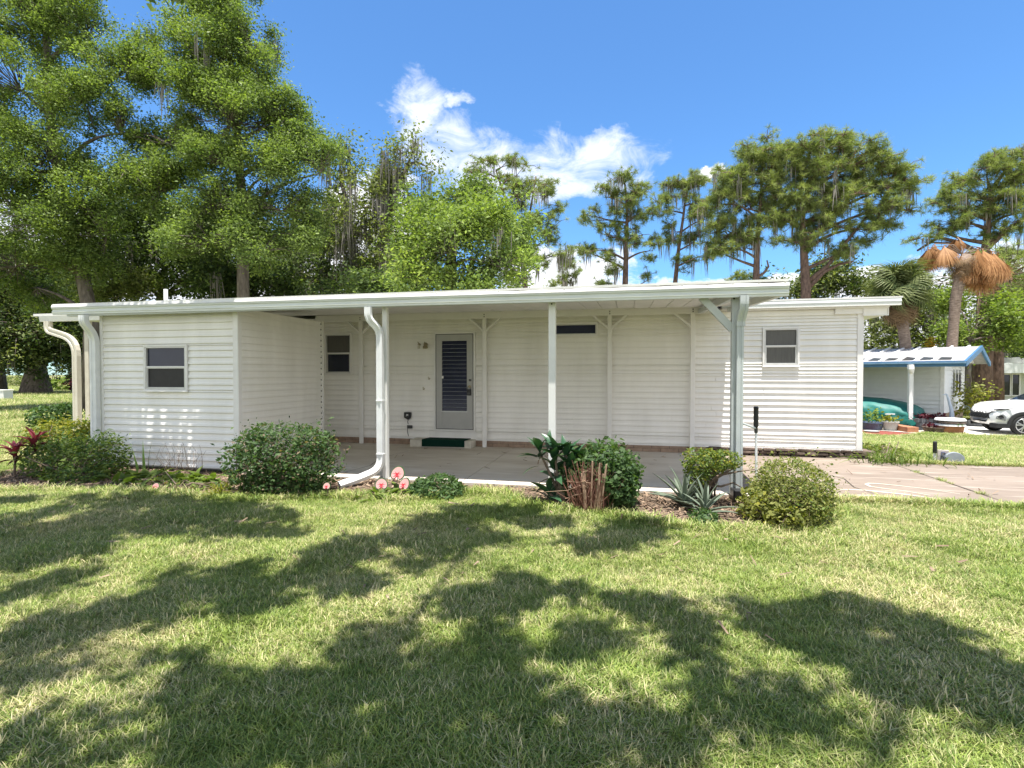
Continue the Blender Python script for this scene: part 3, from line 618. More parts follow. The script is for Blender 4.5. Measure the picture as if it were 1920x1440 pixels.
# ---------------------------------------------------------------- storage shed under the left end of the carport roof
SX0, SX1, SY0, SY1 = -8.74, -6.05, 7.20, 9.55
sh = empty('storage_shed', (-7.4, SY0, 0), 'white sided storage room with one window under the left end of the carport roof', 'shed')
b = MB(); b.box(SX0+.02, SX1-.02, SY0+.02, SY1, .05, 2.60); b.build('wall', M['siding'], sh)
SW = (-7.84, -7.02, 1.33, 2.06)
side(sh, SX0+.02, SX1-.09, .06, 2.58, Matrix.Translation((0, SY0+.018, 0)), holes=(SW,), joints=())
side(sh, 0.05, SY1-SY0-.02, .06, 2.66, Matrix.Translation((SX1-.018, SY0, 0)) @ Matrix.Rotation(R(90), 4, 'Z'))
window(sh, *SW, SY0, M['glass'], M['screen'])
b = MB(); b.box(SX1-.09, SX1+.004, SY0-.014, SY0+.018, .05, 2.60); b.box(SX1-.017, SX1+.004, SY0+.018, SY0+.07, .05, 2.60); b.build('corner_trim', M['trim'], sh, bevel=.003)
b = MB(); b.box(SX0-.03, SX0+.03, SY0-.012, SY0+.06, .05, 2.60); b.build('corner_trim', M['trim'], sh, bevel=.003)
b = MB(); b.box(SX1-.02, SX1+.02, SY1-.02, SY1+.02, .05, 2.68); b.build('corner_trim', M['trim'], sh, bevel=.003)
clip = MB(); clip.box(-.004, .004, -.012, .012, -.012, .012); clip = clip.mesh('clip')
for i in range(23): link('clip', clip, M['darkmetal'], sh, loc=(SX1+.006, SY1-.055, .13+i*CH))
b = MB(); b.box(SX0-.04, SX1+.02, SY0-.03, SY0+.0, .035, .058); b.box(SX0-.02, SX1, SY0+.03, SY1-.1, 0, .05); b.build('sill_plate', M['darkmetal'], sh)
# patio awning at the rear left
aw = empty('patio_awning', (-12, 9.5, 0), 'low flat white awning roof sticking out left behind the shed', 'awning')
b = MB(); b.box(-13.35, -8.9, 9.45, 12.5, 2.935, 2.975); b.box(-13.38, -8.9, 9.42, 9.449, 2.925, 2.98); b.build('roof_panel', M['roofmetal'], aw)
b = MB(); b.prism([(9.44, 2.80), (9.43, 2.86), (9.42, 2.924), (9.5, 2.924), (9.5, 2.80)], 0, -13.22, -8.9); b.build('gutter', M['trim'], aw)
b = MB(); b.box(-12.09, -11.98, 9.55, 9.65, 0, 2.80); b.build('post', M['beige'], aw, bevel=.006)
spout(curve([(-13.0, 9.46, 2.81), (-13.0, 9.46, 2.60), (-12.2, 9.46, 2.38), (-12.2, 9.46, .05)], 6), .07, .05, M['beige'], aw)
# far white box and stake on the left lawn
b = MB(); p = gnd(3, 752); b.box(p.x-.8, p.x+.15, p.y, p.y+.5, 0, .62); b.box(p.x-.83, p.x+.18, p.y-.03, p.y+.53, .62, .66); b.build('utility_box', M['trim'], bevel=.02, label='white utility box at the left edge of the far lawn', category='utility box')
b = MB(); p = gnd(19, 747); b.tube([(p.x, p.y, 0), (p.x, p.y, .42)], .03, 6); b.tube([(p.x, p.y, .42), (p.x, p.y, .45)], [.03, .0], 6); b.build('marker_stake', M['trim'], label='thin white marker stake standing on the far left lawn', category='stake')
# pole with black grip by the right post
p = gnd(1418, 933); pole = empty('crank_pole', (p.x, p.y, 0), 'slim white pole with black foam grip standing by the right carport post', 'pole')
tp = at(1415, 762, p.y).z; gb = at(1415, 802, p.y).z; am = at(1411, 803, p.y)
MB().tube([(p.x, p.y, 0), (p.x-.01, p.y, gb)], .016, 8).build('shaft', M['spout'], pole)
MB().tube([(p.x-.01, p.y, gb), (p.x-.011, p.y, gb+.02), (p.x-.012, p.y, tp-.09), (p.x-.012, p.y, tp-.05), (p.x-.012, p.y, tp-.02), (p.x-.012, p.y, tp)], [.018, .03, .03, .03, .034, .022], 12).build('grip', M['black'], pole)
MB().tube([(p.x-.01, p.y, am.z-.06), (p.x-.01, p.y, gb)], .022, 8).build('collar', M['darkmetal'], pole)
MB().tube([(p.x-.01, p.y, am.z), (1.41, 7.12, am.z+.08)], .014, 6).build('bracket', M['shadedpost'], pole)
# small things on the right lawn edge
p = gnd(1752, 868); s_ = empty('post_marker', (p.x, p.y, 0), 'short white stake with black rubber cap on the lawn by the driveway', 'stake')
MB().tube([(p.x, p.y, 0), (p.x+.004, p.y, .18)], .024, 8).build('shaft', M['white_paint'], s_)
MB().tube([(p.x+.004, p.y, .18), (p.x+.005, p.y, .36), (p.x+.005, p.y, .38), (p.x+.005, p.y, .39)], [.032, .032, .03, .018], 10).build('cap', M['black'], s_)
p = gnd(1767, 870); s_ = empty('lawn_plaque', (p.x, p.y, 0), 'small pale plaque lettered R standing in grass by the driveway', 'plaque')
b = MB(); b.prism([(p.x-.085, 0), (p.x+.08, 0), (p.x+.10, .245), (p.x-.07, .25)], 1, p.y, p.y+.03); b.build('slab', M['plaque'], s_, bevel=.006)
lx, lz, ly = p.x-.03, .06, p.y-.004; b = MB()
for q0, q1 in (((0, 0), (.012, .15)), ((.012, .15), (.06, .145)), ((.06, .145), (.075, .115)), ((.075, .115), (.055, .08)), ((.055, .08), (.008, .075)), ((.035, .078), (.08, 0))):
    b.tube([(lx+q0[0], ly, lz+q0[1]), (lx+q1[0], ly, lz+q1[1])], .010, 6)
b.build('letter', M['letter'], s_)
p = gnd(1790, 873); b = MB(); nn = 22
poly = [(p.x+.145*math.cos(a)*(1+.06*math.sin(3*a+1)), .115+.12*math.sin(a)) for a in [2*math.pi*i/nn for i in range(nn)]]
b.prism(poly, 1, p.y-.01, p.y+.045); b.build('stepping_stone', M['stonegrey'], bevel=.01, label='round grey stone disc leaning upright in the grass', category='stone')
# ---------------------------------------------------------------- shrubs and border plants
def snoise(D, seed, f=2.3):
    r = np.random.default_rng(seed); s = np.zeros(len(D))
    for k in range(7):
        w = r.normal(size=3)*f*(1+k*.45); s += np.sin(D @ w + r.uniform(0, 6.3))/(1+k*.45)
    return s/2.2
def shell(c, rad, n, rng, inner=0.55, seed=0, lump=0.14, flat=None, zmin=0.02, pw=2.2):
    D = unit(rng.normal(size=(n, 3))); r = inner+(1-inner)*rng.random(n)**(1/pw)
    r = r*(1+lump*snoise(D, seed)); P = np.array(c)+D*np.array(rad)*r[:, None]
    if flat is not None: P[:, 2] = np.minimum(P[:, 2], flat+rng.normal(size=n)*.02)
    k = P[:, 2] > zmin
    return P[k], D[k]
def shrub(name, label, cat, base, lobes, n, size, m, seed, aspect=.5, stems=26, m2=None, frac2=0.0, up=.5, flat=None, inner=.45, group=None, stemcol='twig', pw=2.2, lump=.2, shoots=0):
    rng = np.random.default_rng(seed); base = Vector(base)
    t = empty(name, (base.x, base.y, 0), label, cat, group)
    vol = [l[1][0]*l[1][1]+l[1][2]*l[1][0] for l in lobes]; P, D = [], []
    for (c, rad), v in zip(lobes, vol):
        a, d = shell(c, rad, int(n*v/sum(vol)), rng, inner, seed, lump, flat, pw=pw); P.append(a); D.append(d)
    P = np.concatenate(P); D = np.concatenate(D)
    if shoots:
        k = rng.integers(0, len(P), shoots); tip = P[k]+D[k]*rng.uniform(.03, .17, (shoots, 1))+np.array([0, 0, .05])
        P = np.concatenate([P]+[P[k]*(1-f)+tip*f+rng.normal(size=(shoots, 3))*.012 for f in (.4, .7, 1.0)]); D = np.concatenate([D]+[D[k]]*3)
    s2 = rng.random(len(P)) < frac2
    nplink('foliage', leaves(P[~s2], size, aspect, up, D[~s2]*.8, .15, rng=rng), M[m], t)
    if m2 and s2.any(): nplink('foliage', leaves(P[s2], size, aspect, up, D[s2]*.8, .15, rng=rng), M[m2], t)
    k = rng.integers(0, len(P), stems); A = np.array([base.x, base.y, 0])+rng.normal(size=(stems, 3))*np.array([.06, .05, 0]); A[:, 2] = 0
    nplink('stems', twigs(A, A+(P[k]-A)*.95, .011, .004, .15, rng), M[stemcol], t)
    k2 = rng.integers(0, stems, stems*4); k3 = rng.integers(0, len(P), stems*4)
    B0 = A[k2]+(P[k[k2]]-A[k2])*rng.uniform(.3, .8, (stems*4, 1))
    ok = np.linalg.norm(P[k3]-B0, axis=1) < .55*max(lobes[0][1][0], .3)
    nplink('stems', twigs(B0[ok], P[k3][ok], .005, .002, .12, rng), M[stemcol], t)
    return t, P
def lobe(px, py, Y, rx, ry, depth=None):
    p = at(px, py, Y); s = mpp(px, Y)
    return ((p.x, p.y, p.z), (rx*s, (depth if depth else (rx*s+ry*s)*.5), ry*s))
def gy(px, py): return gnd(px, py).y

# big rounded shrub by the shed corner
shrub('hedge_shrub', 'big squarish dark green shrub beside the right corner of the shed', 'shrub', gnd(530, 925),
      [lobe(530, 850, 6.25, 92, 58, .52), lobe(480, 870, 6.2, 58, 62, .45), lobe(585, 865, 6.2, 50, 62, .45), lobe(530, 905, 6.2, 85, 30, .4)], 9500, .052, 'shrubdeep', 3,
      m2='dryleaf', frac2=.10, stems=60, shoots=260, aspect=.48, flat=at(530, 797, 6.25).z)
# left corner group
shrub('corner_shrub', 'broad loose green shrub at the left front of the shed', 'shrub', gnd(150, 900),
      [lobe(150, 865, 6.5, 62, 48, .45), lobe(195, 860, 6.6, 45, 52, .4), lobe(95, 862, 6.4, 50, 40, .4), lobe(140, 895, 6.2, 70, 22, .35)], 6500, .058, 'shrub', 5, m2='shrubdeep', frac2=.3, stems=50, shoots=200, aspect=.42)
shrub('croton_shrub', 'yellow and orange leaved shrub glowing in sun left of the shed', 'shrub', gnd(120, 870),
      [lobe(125, 815, 7.6, 62, 32, .45), lobe(85, 825, 7.5, 40, 28, .4), lobe(165, 815, 7.6, 34, 28, .3)], 3300, .062, 'shrubyel', 6, m2='shrub', frac2=.25, stems=40, shoots=120, aspect=.4)
shrub('far_corner_shrub', 'small dark shrub farther back on the lawn behind the yellow shrub', 'shrub', gnd(105, 800),
      [lobe(105, 780, 11.5, 42, 22, .6), lobe(120, 772, 11.6, 20, 18, .4)], 1500, .10, 'shrubdeep', 7, stems=18)
# dark tufts and red cordyline at the left picture edge
def blade_leaf(L=1.0, W=.12, n=6, arch=.25, fold=.25, tipw=0.0, name='leaf', wide=.45):
    """unit leaf along +x, arching down, folded along the middle"""
    v, f, t = [], [], []
    for i in range(n+1):
        s = i/n; w = W*.5*(math.sin(math.pi*min(1, (s*.92+.08))**(wide*1.6)) if s < 1 else tipw)
        z = arch*(s-s*s*1.6)*L
        v += [(s*L, -w, z+w*fold), (s*L, 0, z), (s*L, w, z+w*fold)]; t += [s, s*.6, s]
    for i in range(n):
        a = i*3; f += [(a, a+1, a+4, a+3), (a+1, a+2, a+5, a+4)]
    return npmesh(name, np.array(v), np.array(f), np.array(t)*.6+.2)
def orient(p, yaw, pitch, sc, roll=0.0):
    return Matrix.Translation(p) @ Matrix.Rotation(yaw, 4, 'Z') @ Matrix.Rotation(-pitch, 4, 'Y') @ Matrix.Rotation(roll, 4, 'X') @ Matrix.Diagonal((sc, sc, sc, 1))
LEAF_CORD = blade_leaf(1, .17, 6, .35, .5); LEAF_CORD2 = LEAF_CORD.copy()
rr = random.Random(21)
p = gnd(25, 895); t = empty('cordyline', (p.x, p.y, 0), 'dark maroon and red leaved cordyline at the left picture edge', 'cordyline')
for dx, dy, h in ((.05, 0, .34), (.3, .1, .5)):
    b = MB(); b.tube([(p.x+dx*.4, p.y+dy, 0), (p.x+dx, p.y+dy, h)], [.02, .014], 6); b.build('stem', M['twig'], t)
    for i in range(20):
        red = (i >= 9 and dx > 0) or i > 16
        link('leaf', LEAF_CORD if red else LEAF_CORD2, M['redleaf' if red else 'plumleaf'], t, mw=orient((p.x+dx, p.y+dy, h-.12+.010*i), i*2.4+rr.random(), rr.uniform(-.2, 1.0) if not red else rr.uniform(.5, 1.15), rr.uniform(.24, .36), rr.uniform(-.4, .4)))
# sword plants and ground plants in front of the shed
SWORD = blade_leaf(1, .075, 6, .12, .35, wide=.3)
p = gnd(272, 888); t = empty('snake_plant', (p.x, p.y, 0), 'upright sword leaved plant against the shed wall', 'snake plant')
for i, (px, h, lean) in enumerate(((271, .58, .05), (278, .62, -.02), (258, .42, .28), (263, .50, .18), (288, .38, -.35), (297, .34, -.5), (250, .30, .5))):
    q = gnd(px, 889); link('leaf', SWORD, M['snake'], t, mw=orient((q.x, q.y+rr.uniform(-.05, .05), 0), math.pi if lean > 0 else 0, math.pi/2-abs(lean)-.02, h*.95, rr.uniform(-1, 1)))
def tuft(name, label, cat, base, n, L, W, m, seed, spread=.12, arch=.5, pit=(.3, 1.3), group=None, leafmesh=None, zb=.0):
    r = random.Random(seed); base = Vector(base); t = empty(name, (base.x, base.y, 0), label, cat, group)
    lm = leafmesh or blade_leaf(1, W, 5, arch, .35)
    for i in range(n):
        link('leaf', lm, M[m], t, mw=orient((base.x+r.gauss(0, spread), base.y+r.gauss(0, spread*.7), zb), r.uniform(0, 6.28), r.uniform(*pit), L*r.uniform(.65, 1.2), r.uniform(-.5, .5)))
    return t
HOSTA = blade_leaf(1, .42, 6, .45, .4)
tuft('spathe_plant', 'broad leaved green clump between the sword plant and corner shrub', 'plant', gnd(268, 903), 46, .24, .4, 'shrub', 31, .20, leafmesh=HOSTA, pit=(.1, 1.1))
tuft('spathe_plant', 'low leafy green clump under the middle of the shed wall', 'plant', gnd(335, 905), 60, .22, .4, 'shrub', 32, .24, leafmesh=HOSTA.copy(), pit=(.1, 1.1))
tuft('spathe_plant', 'small dark leafy clump left of the big square shrub', 'plant', gnd(385, 910), 44, .21, .4, 'shrubdeep', 33, .2, leafmesh=HOSTA.copy(), pit=(.1, 1.1))
tuft('grass_tuft', 'bright lime grass tuft at the bed edge near the big shrub', 'grass tuft', gnd(412, 932), 46, .26, .05, 'shrubyel', 34, .05, .6)
tuft('grass_tuft', 'pale spiky tuft in the bed in front of the shed', 'grass tuft', gnd(302, 908), 30, .20, .06, 'shrubyel', 35, .04, .5)
t_, _ = shrub('creeping_plant', 'low mixed ground cover along the shed foot', 'plant', gnd(330, 918),
      [lobe(330, 912, 6.2, 100, 12, .25), lobe(390, 918, 6.1, 50, 12, .25), lobe(255, 912, 6.2, 50, 14, .25)], 1700, .055, 'shrub', 36, m2='dryleaf', frac2=.2, stems=20)
# dry seed stalks against the wall
rng = np.random.default_rng(40); A = np.array([gnd(x, 893) for x in rng.uniform(305, 385, 34)]); A[:, 2] = .1
B_ = A+np.stack([rng.normal(size=34)*.12, rng.normal(size=34)*.04, rng.uniform(.2, .45, 34)], 1)
t = empty('seed_stalks', gnd(345, 893), 'thin dry seed stalks rising in front of the shed siding', 'dry stalks'); nplink('stalks', twigs(A, B_, .003, .002, .2, rng), M['twig'], t)

# caladiums: each heart leaf with green edge, pink blade and red veins
def heart(s, n=22):
    o = []
    for i in range(n):
        a = 2*math.pi*i/n; r = .5*(1-.16*math.cos(2*a)) * (1-.55*max(0, math.cos(a))**8) * (1+.38*max(0, -math.cos(a))**3)
        o.append((-r*math.cos(a)*s, r*math.sin(a)*s*.86))
    return o
def heart_mesh(s, z, name):
    o = heart(s); v = [(0, 0, z-.10)]+[(x, y, z-.16*(x*x+y*y)*1.3) for x, y in o]; n = len(o)
    me = bpy.data.meshes.new(name); me.from_pydata(v, [], [(0, i+1, (i+1) % n+1) for i in range(n)]); return me
CAL_E, CAL_P = heart_mesh(1, 0, 'leaf'), heart_mesh(.84, .012, 'blade')
vb = MB()
for i, (a, l) in enumerate(((math.pi, .50), (2.45, .40), (-2.45, .40), (1.6, .34), (-1.6, .34), (.9, .28), (-.9, .28))):
    vb.add([(0, .05, .0), (0, -.05, .0), (math.cos(a)*l-.0, math.sin(a)*l, .06), ], [(0, 1, 2)]) if abs(math.cos(a)) > .5 else vb.add([(.045, 0, 0), (-.045, 0, 0), (math.cos(a)*l, math.sin(a)*l, .06)], [(0, 1, 2)])
CAL_V = vb.mesh('veins')
def caladium(px, py, s, fpx, fpy, lab, yaw=0.0):
    f = gnd(fpx, fpy); p = at(px, py, f.y-.03)
    t = empty('caladium', (f.x, f.y, 0), lab, 'caladium', 'pink caladium leaves in the border')
    MB().tube([(f.x, f.y, 0), (f.x+(p.x-f.x)*.3, f.y+.02, p.z*.6), (p.x, p.y+.02, p.z)], .005, 6).build('stalk', M['twig'], t)
    mw = Matrix.Translation(p) @ Matrix.Rotation(yaw, 4, 'Z') @ Matrix.Rotation(R(62), 4, 'X') @ Matrix.Rotation(R(90), 4, 'Z') @ Matrix.Diagonal((s, s, s, 1))
    e = link('leaf', CAL_E, M['caledge'], t, mw=mw)
    for nm, me, mm, dz in (('blade', CAL_P, 'pink', .004), ('veins', CAL_V, 'pinkvein', .02)):
        o = bpy.data.objects.new(nm, me); COL.objects.link(o); o.parent = e; o.location = (0, 0, dz*2)
        if not me.materials: me.materials.append(M[mm])
caladium(745, 889, .21, 742, 925, 'largest pink caladium leaf, highest of the three by the white downspout')
caladium(715, 909, .17, 722, 930, 'pink caladium leaf nearest the downspout outlet', .4)
caladium(757, 909, .18, 752, 930, 'pink caladium leaf lowest right beside the green ground cover', -.3)
caladium(612, 912, .10, 612, 935, 'single pink caladium leaf under the big square shrub', .2)
caladium(291, 913, .11, 296, 922, 'red pink caladium leaf in the shade before the shed', .2)
tuft('caladium_clump', 'green leafy caladium clump around the downspout outlet', 'plant', gnd(735, 930), 60, .19, .4, 'shrubdeep', 45, .2, leafmesh=HOSTA.copy(), pit=(0, 1.0))
t_, _ = shrub('ground_cover', 'low bright green strappy ground cover right of the pink caladiums', 'plant', gnd(818, 932),
      [lobe(818, 914, 6.55, 50, 26, .36), lobe(795, 922, 6.5, 34, 20, .3), lobe(850, 922, 6.5, 26, 18, .3)], 2300, .075, 'shrubdeep', 46, aspect=.3, stems=20, up=.2)
# frangipani with large paddle leaves
PAD = blade_leaf(1, .34, 7, .22, .3, wide=.5)
p = gnd(1050, 945); t = empty('paddle_leaf_plant', (p.x, p.y, 0), 'plant with large dark paddle leaves in front of the middle carport post', 'plant')
rr = random.Random(8)
for tip, kk in (((1012, 848), 9), ((1040, 852), 11), ((1062, 846), 10), ((1040, 885), 9), ((1068, 875), 8), ((1030, 925), 8), ((1055, 912), 8)):
    q = at(tip[0], tip[1], p.y+rr.uniform(-.1, .2))
    b = MB(); b.tube([(p.x+rr.uniform(-.05, .05), p.y, 0), (p.x*.6+q.x*.4, p.y, q.z*.5), tuple(q)], [.022, .018, .012], 7); b.build('stem', M['twig'], t)
    for i in range(kk):
        link('leaf', PAD, M['bigleaf'], t, mw=orient((q.x, q.y, q.z-.09+.018*i), i*2.4+rr.random()*.7, rr.uniform(-.15, 1.15), rr.uniform(.23, .34), rr.uniform(-.6, .6)))
for px, py, yw, pt in ((1020, 830, 1.4, 1.35), (1000, 845, 3.0, .2), (1058, 840, .3, 1.0), (1002, 862, 3.6, -.35), (1030, 885, 3.3, -.3), (1005, 838, 2.6, .7), (1050, 838, 1.9, 1.2), (1036, 842, 2.2, 1.1), (1066, 848, .6, .9), (1072, 860, .1, .3), (1026, 858, 3.4, .5)):
    q = at(px+8, py+12, p.y-.02); link('leaf', PAD, M['bigleaf'], t, mw=orient(q, yw, pt, .25, .2))
shrub('round_shrub', 'dense dome of dark green leaves right of the paddle leaf plant', 'shrub', gnd(1145, 945),
      [lobe(1135, 885, 6.45, 62, 54, .45), lobe(1150, 905, 6.4, 52, 42, .4), lobe(1095, 890, 6.5, 45, 45, .35)], 5200, .062, 'shrubdeep', 51, aspect=.6, stems=40, shoots=80)
p = gnd(1108, 960); t = empty('cut_cane_bundle', (p.x, p.y, 0), 'bundle of reddish cut dry canes before the round shrub', 'dry canes')
rng = np.random.default_rng(9); n = 260
A = np.array([p.x, p.y, 0])+rng.normal(size=(n, 3))*np.array([.085, .05, 0]); sp = rng.normal(size=n)*.11
B_ = A+np.stack([sp+rng.normal(size=n)*.03, rng.normal(size=n)*.08, rng.uniform(.22, .62, n)*(1-np.abs(sp)*.6)], 1)
nplink('canes', twigs(A, B_, .0045, .0035, .05, rng), M['redstem'], t)
rr = random.Random(4)
for i in range(12):
    x = p.x+rr.uniform(-.10, .12); b = MB(); ln = rr.uniform(.01, .09)*(1 if x > p.x else -1)
    b.tube([(x, p.y-.07, 0), (x+ln*.5, p.y-.09, .26), (x+ln, p.y-.09, rr.uniform(.40, .62))], .0095, 7); b.build('cane', M['tanstem'], t)
n = 14; A = np.array([p.x, p.y-.05, 0])+rng.normal(size=(n, 3))*np.array([.09, .03, 0]); A[:, 2] = rng.uniform(.15, .4, n)
B_ = A+np.stack([rng.normal(size=n)*.17, rng.normal(size=n)*.1, rng.normal(size=n)*.09], 1); nplink('broken_stalks', twigs(A, B_, .005, .003, .1, rng), M['tanstem'], t)
# agaves
def agave_leaf():
    v, f, tt = [], [], []; n = 7
    for i in range(n+1):
        s = i/n; w = .085*(1-s)**.75*(.75+.9*s) if s < 1 else 0.002; z = .16*(s-s*s*1.3); th = .028*(1-s)+.002
        v += [(s, -w, z+w*.55), (s, 0, z), (s, w, z+w*.55), (s, 0, z-th)]; tt += [.8, .35, .8, .2]
    for i in range(n):
        a = i*4; f += [(a, a+1, a+5, a+4), (a+1, a+2, a+6, a+5), (a+2, a+3, a+7, a+6), (a+3, a, a+4, a+7)]
    return npmesh('leaf', np.array(v), np.array(f), np.array(tt))
AG = agave_leaf()
def agave(base, s, n, seed, label):
    r = random.Random(seed); t = empty('agave', (base.x, base.y, 0), label, 'agave', 'agaves in the border')
    for i in range(n):
        k = i/n; link('leaf', AG, M['agave'], t, mw=orient((base.x, base.y, .03+.05*k), i*2.399+r.uniform(-.2, .2), .12+1.25*k**1.2+r.uniform(-.1, .1), s*r.uniform(.8, 1.15)*(1-.15*k), r.uniform(-.3, .3)))
agave(gnd(1283, 952), .52, 17, 2, 'grey green agave farther back, taller of the two, before the flat topped shrub')
agave(gnd(1322, 968), .40, 16, 3, 'grey green agave nearer the lawn with broad upright leaves')
t_, _ = shrub('creeping_shrub', 'small low green shrub at the lawn edge under the agaves', 'shrub', gnd(1318, 985), [lobe(1318, 972, 5.9, 26, 16, .22)], 700, .05, 'shrubdeep', 61, stems=10)
# flat topped shrub with bare branches
t_, P = shrub('flat_topped_shrub', 'wind swept shrub with flat leafy top and bare limbs by the right carport post', 'shrub', gnd(1325, 940),
      [lobe(1318, 868, 6.75, 38, 32, .30), lobe(1350, 862, 6.75, 42, 20, .28), lobe(1305, 895, 6.7, 22, 34, .22)], 3000, .038, 'shrub', 62, aspect=.5, stems=50, m2='shrubyel', frac2=.25, flat=at(1330, 842, 6.75).z, inner=.4)
b = MB(); q0 = gnd(1322, 942)
for pts in ([(1324, 915), (1345, 893), (1372, 880), (1392, 872)], [(1318, 920), (1330, 905), (1355, 890), (1385, 884), (1415, 880)], [(1320, 910), (1352, 912), (1375, 905), (1392, 915)], [(1318, 925), (1308, 890), (1300, 870)]):
    b.tube([tuple(q0)]+[tuple(at(x, y, 6.72)) for x, y in pts], [.022-.016*i/len(pts) for i in range(len(pts)+1)], 6)
b.build('limb', M['twig'], t_)
# clipped round boxwood at the right end
shrub('boxwood', 'round clipped yellow green boxwood at the right end of the bed', 'shrub', gnd(1480, 965),
      [lobe(1484, 920, 6.35, 72, 64, .56), lobe(1478, 940, 6.2, 72, 48, .48)], 11500, .032, 'boxwood', 71, aspect=.5, stems=70, m2='shrub', frac2=.22, inner=.66, lump=.10, shoots=420)
shrub('leafy_sprout', 'loose pale green sprouting plant at the foot of the boxwood', 'shrub', gnd(1440, 988),
      [lobe(1440, 955, 5.95, 36, 34, .25), lobe(1475, 968, 5.85, 34, 22, .22), lobe(1405, 950, 6.2, 24, 36, .2)], 1500, .05, 'boxwood', 72, aspect=.55, stems=24, m2='shrubyel', frac2=.3, inner=.3)
shrub('mounded_shrub', 'low mounded yellow green shrub beside the right corner of the home', 'shrub', gnd(1665, 868),
      [lobe(1655, 852, 11.6, 36, 18, .7), lobe(1690, 856, 11.8, 30, 15, .6)], 3000, .06, 'boxwood', 73, stems=20, m2='shrub', frac2=.4)
tuft('grass_tuft', 'rank green grass against the dark stone corner of the home', 'grass tuft', gnd(1652, 872), 70, .42, .045, 'shrub', 74, .24, .6)
tuft('grass_tuft', 'tall bright grass by the drive edge right of the home corner', 'grass tuft', gnd(1690, 873), 70, .34, .045, 'shrub', 75, .3, .6)
# wood chips, dead leaves and twigs lying on the bed
rng = np.random.default_rng(77); P = np.stack([rng.uniform(-10, 2.8, 30000), rng.uniform(5.2, 7.2, 30000), np.full(30000, .016)], 1)
P = P[inpoly(P, [tuple(q) for q in BED])][:6500]; P = np.concatenate([P, np.stack([rng.uniform(-6, 8, 130), rng.uniform(7.2, 10.3, 130)**1.0, np.full(130, .05)], 1), np.stack([rng.uniform(-7, 6, 160), rng.uniform(3.2, 6.2, 160), np.full(160, .04)], 1)]); n = len(P); P[:, 2] += rng.random(n)*.02
a = rng.uniform(0, 6.28, n); D = np.stack([np.cos(a), np.sin(a), rng.normal(size=n)*.25], 1); S = np.stack([-np.sin(a), np.cos(a), rng.normal(size=n)*.3], 1)
L_ = rng.uniform(.015, .07, (n, 1)); Wd = rng.uniform(.003, .012, (n, 1))
V = np.stack([P-D*L_-S*Wd, P+D*L_-S*Wd*.6, P+D*L_+S*Wd*.6, P-D*L_+S*Wd], 1).reshape(-1, 3)
nplink('wood_chips', (V, np.arange(n*4).reshape(n, 4), np.repeat(rng.beta(1.2, 1.8, n), 4)), M['mulchchip'], None, kind='stuff')
# ---------------------------------------------------------------- trees
def lobes_px(ls): 
    o = []
    for l in ls:
        px, py, Y, rx, ry = l[:5]; p = at(px, py, Y); s = mpp(px, Y)
        o.append((np.array(p), np.array((rx*s, (rx*s+ry*s)*.45 if len(l) < 6 else l[5], ry*s))))
    return o
def limb_path(a, b, rng, sag=.12, n=6):
    a, b = np.array(a, float), np.array(b, float); d = b-a; ln = np.linalg.norm(d); o = rng.normal(size=3)*ln*.06
    return [a+d*t+o*math.sin(math.pi*t)+np.array([0, 0, ln*sag*math.sin(math.pi*t)]) for t in [i/n for i in range(n+1)]]
def moss_strands(P, rng, ln, per=7, w=.02, spread=.18):
    n = len(P)*per; Q = np.repeat(P, per, 0)+rng.normal(size=(n, 3))*np.array([spread, spread, .08])
    l = ln*rng.uniform(.3, 1.15, (n, 1)); a = rng.uniform(0, 6.28, n); S = np.stack([np.cos(a), np.sin(a), np.zeros(n)], 1)*w*rng.uniform(.5, 1.4, (n, 1))
    dr = rng.normal(size=(n, 3))*np.array([.06, .06, 0])*l
    V = np.stack([Q-S, Q+S, Q+dr*.5+S*1.1-np.array([0, 0, .5])*l, Q+dr+S*.15-np.array([0, 0, 1])*l, Q+dr-S*.15-np.array([0, 0, 1])*l, Q+dr*.5-S*1.1-np.array([0, 0, .5])*l], 1).reshape(-1, 3)
    k = np.arange(n)[:, None]*6
    F = np.concatenate([k+np.array([[0, 1, 2, 5]]), k+np.array([[5, 2, 3, 4]])]); return V, F, np.repeat(rng.random(n), 6)
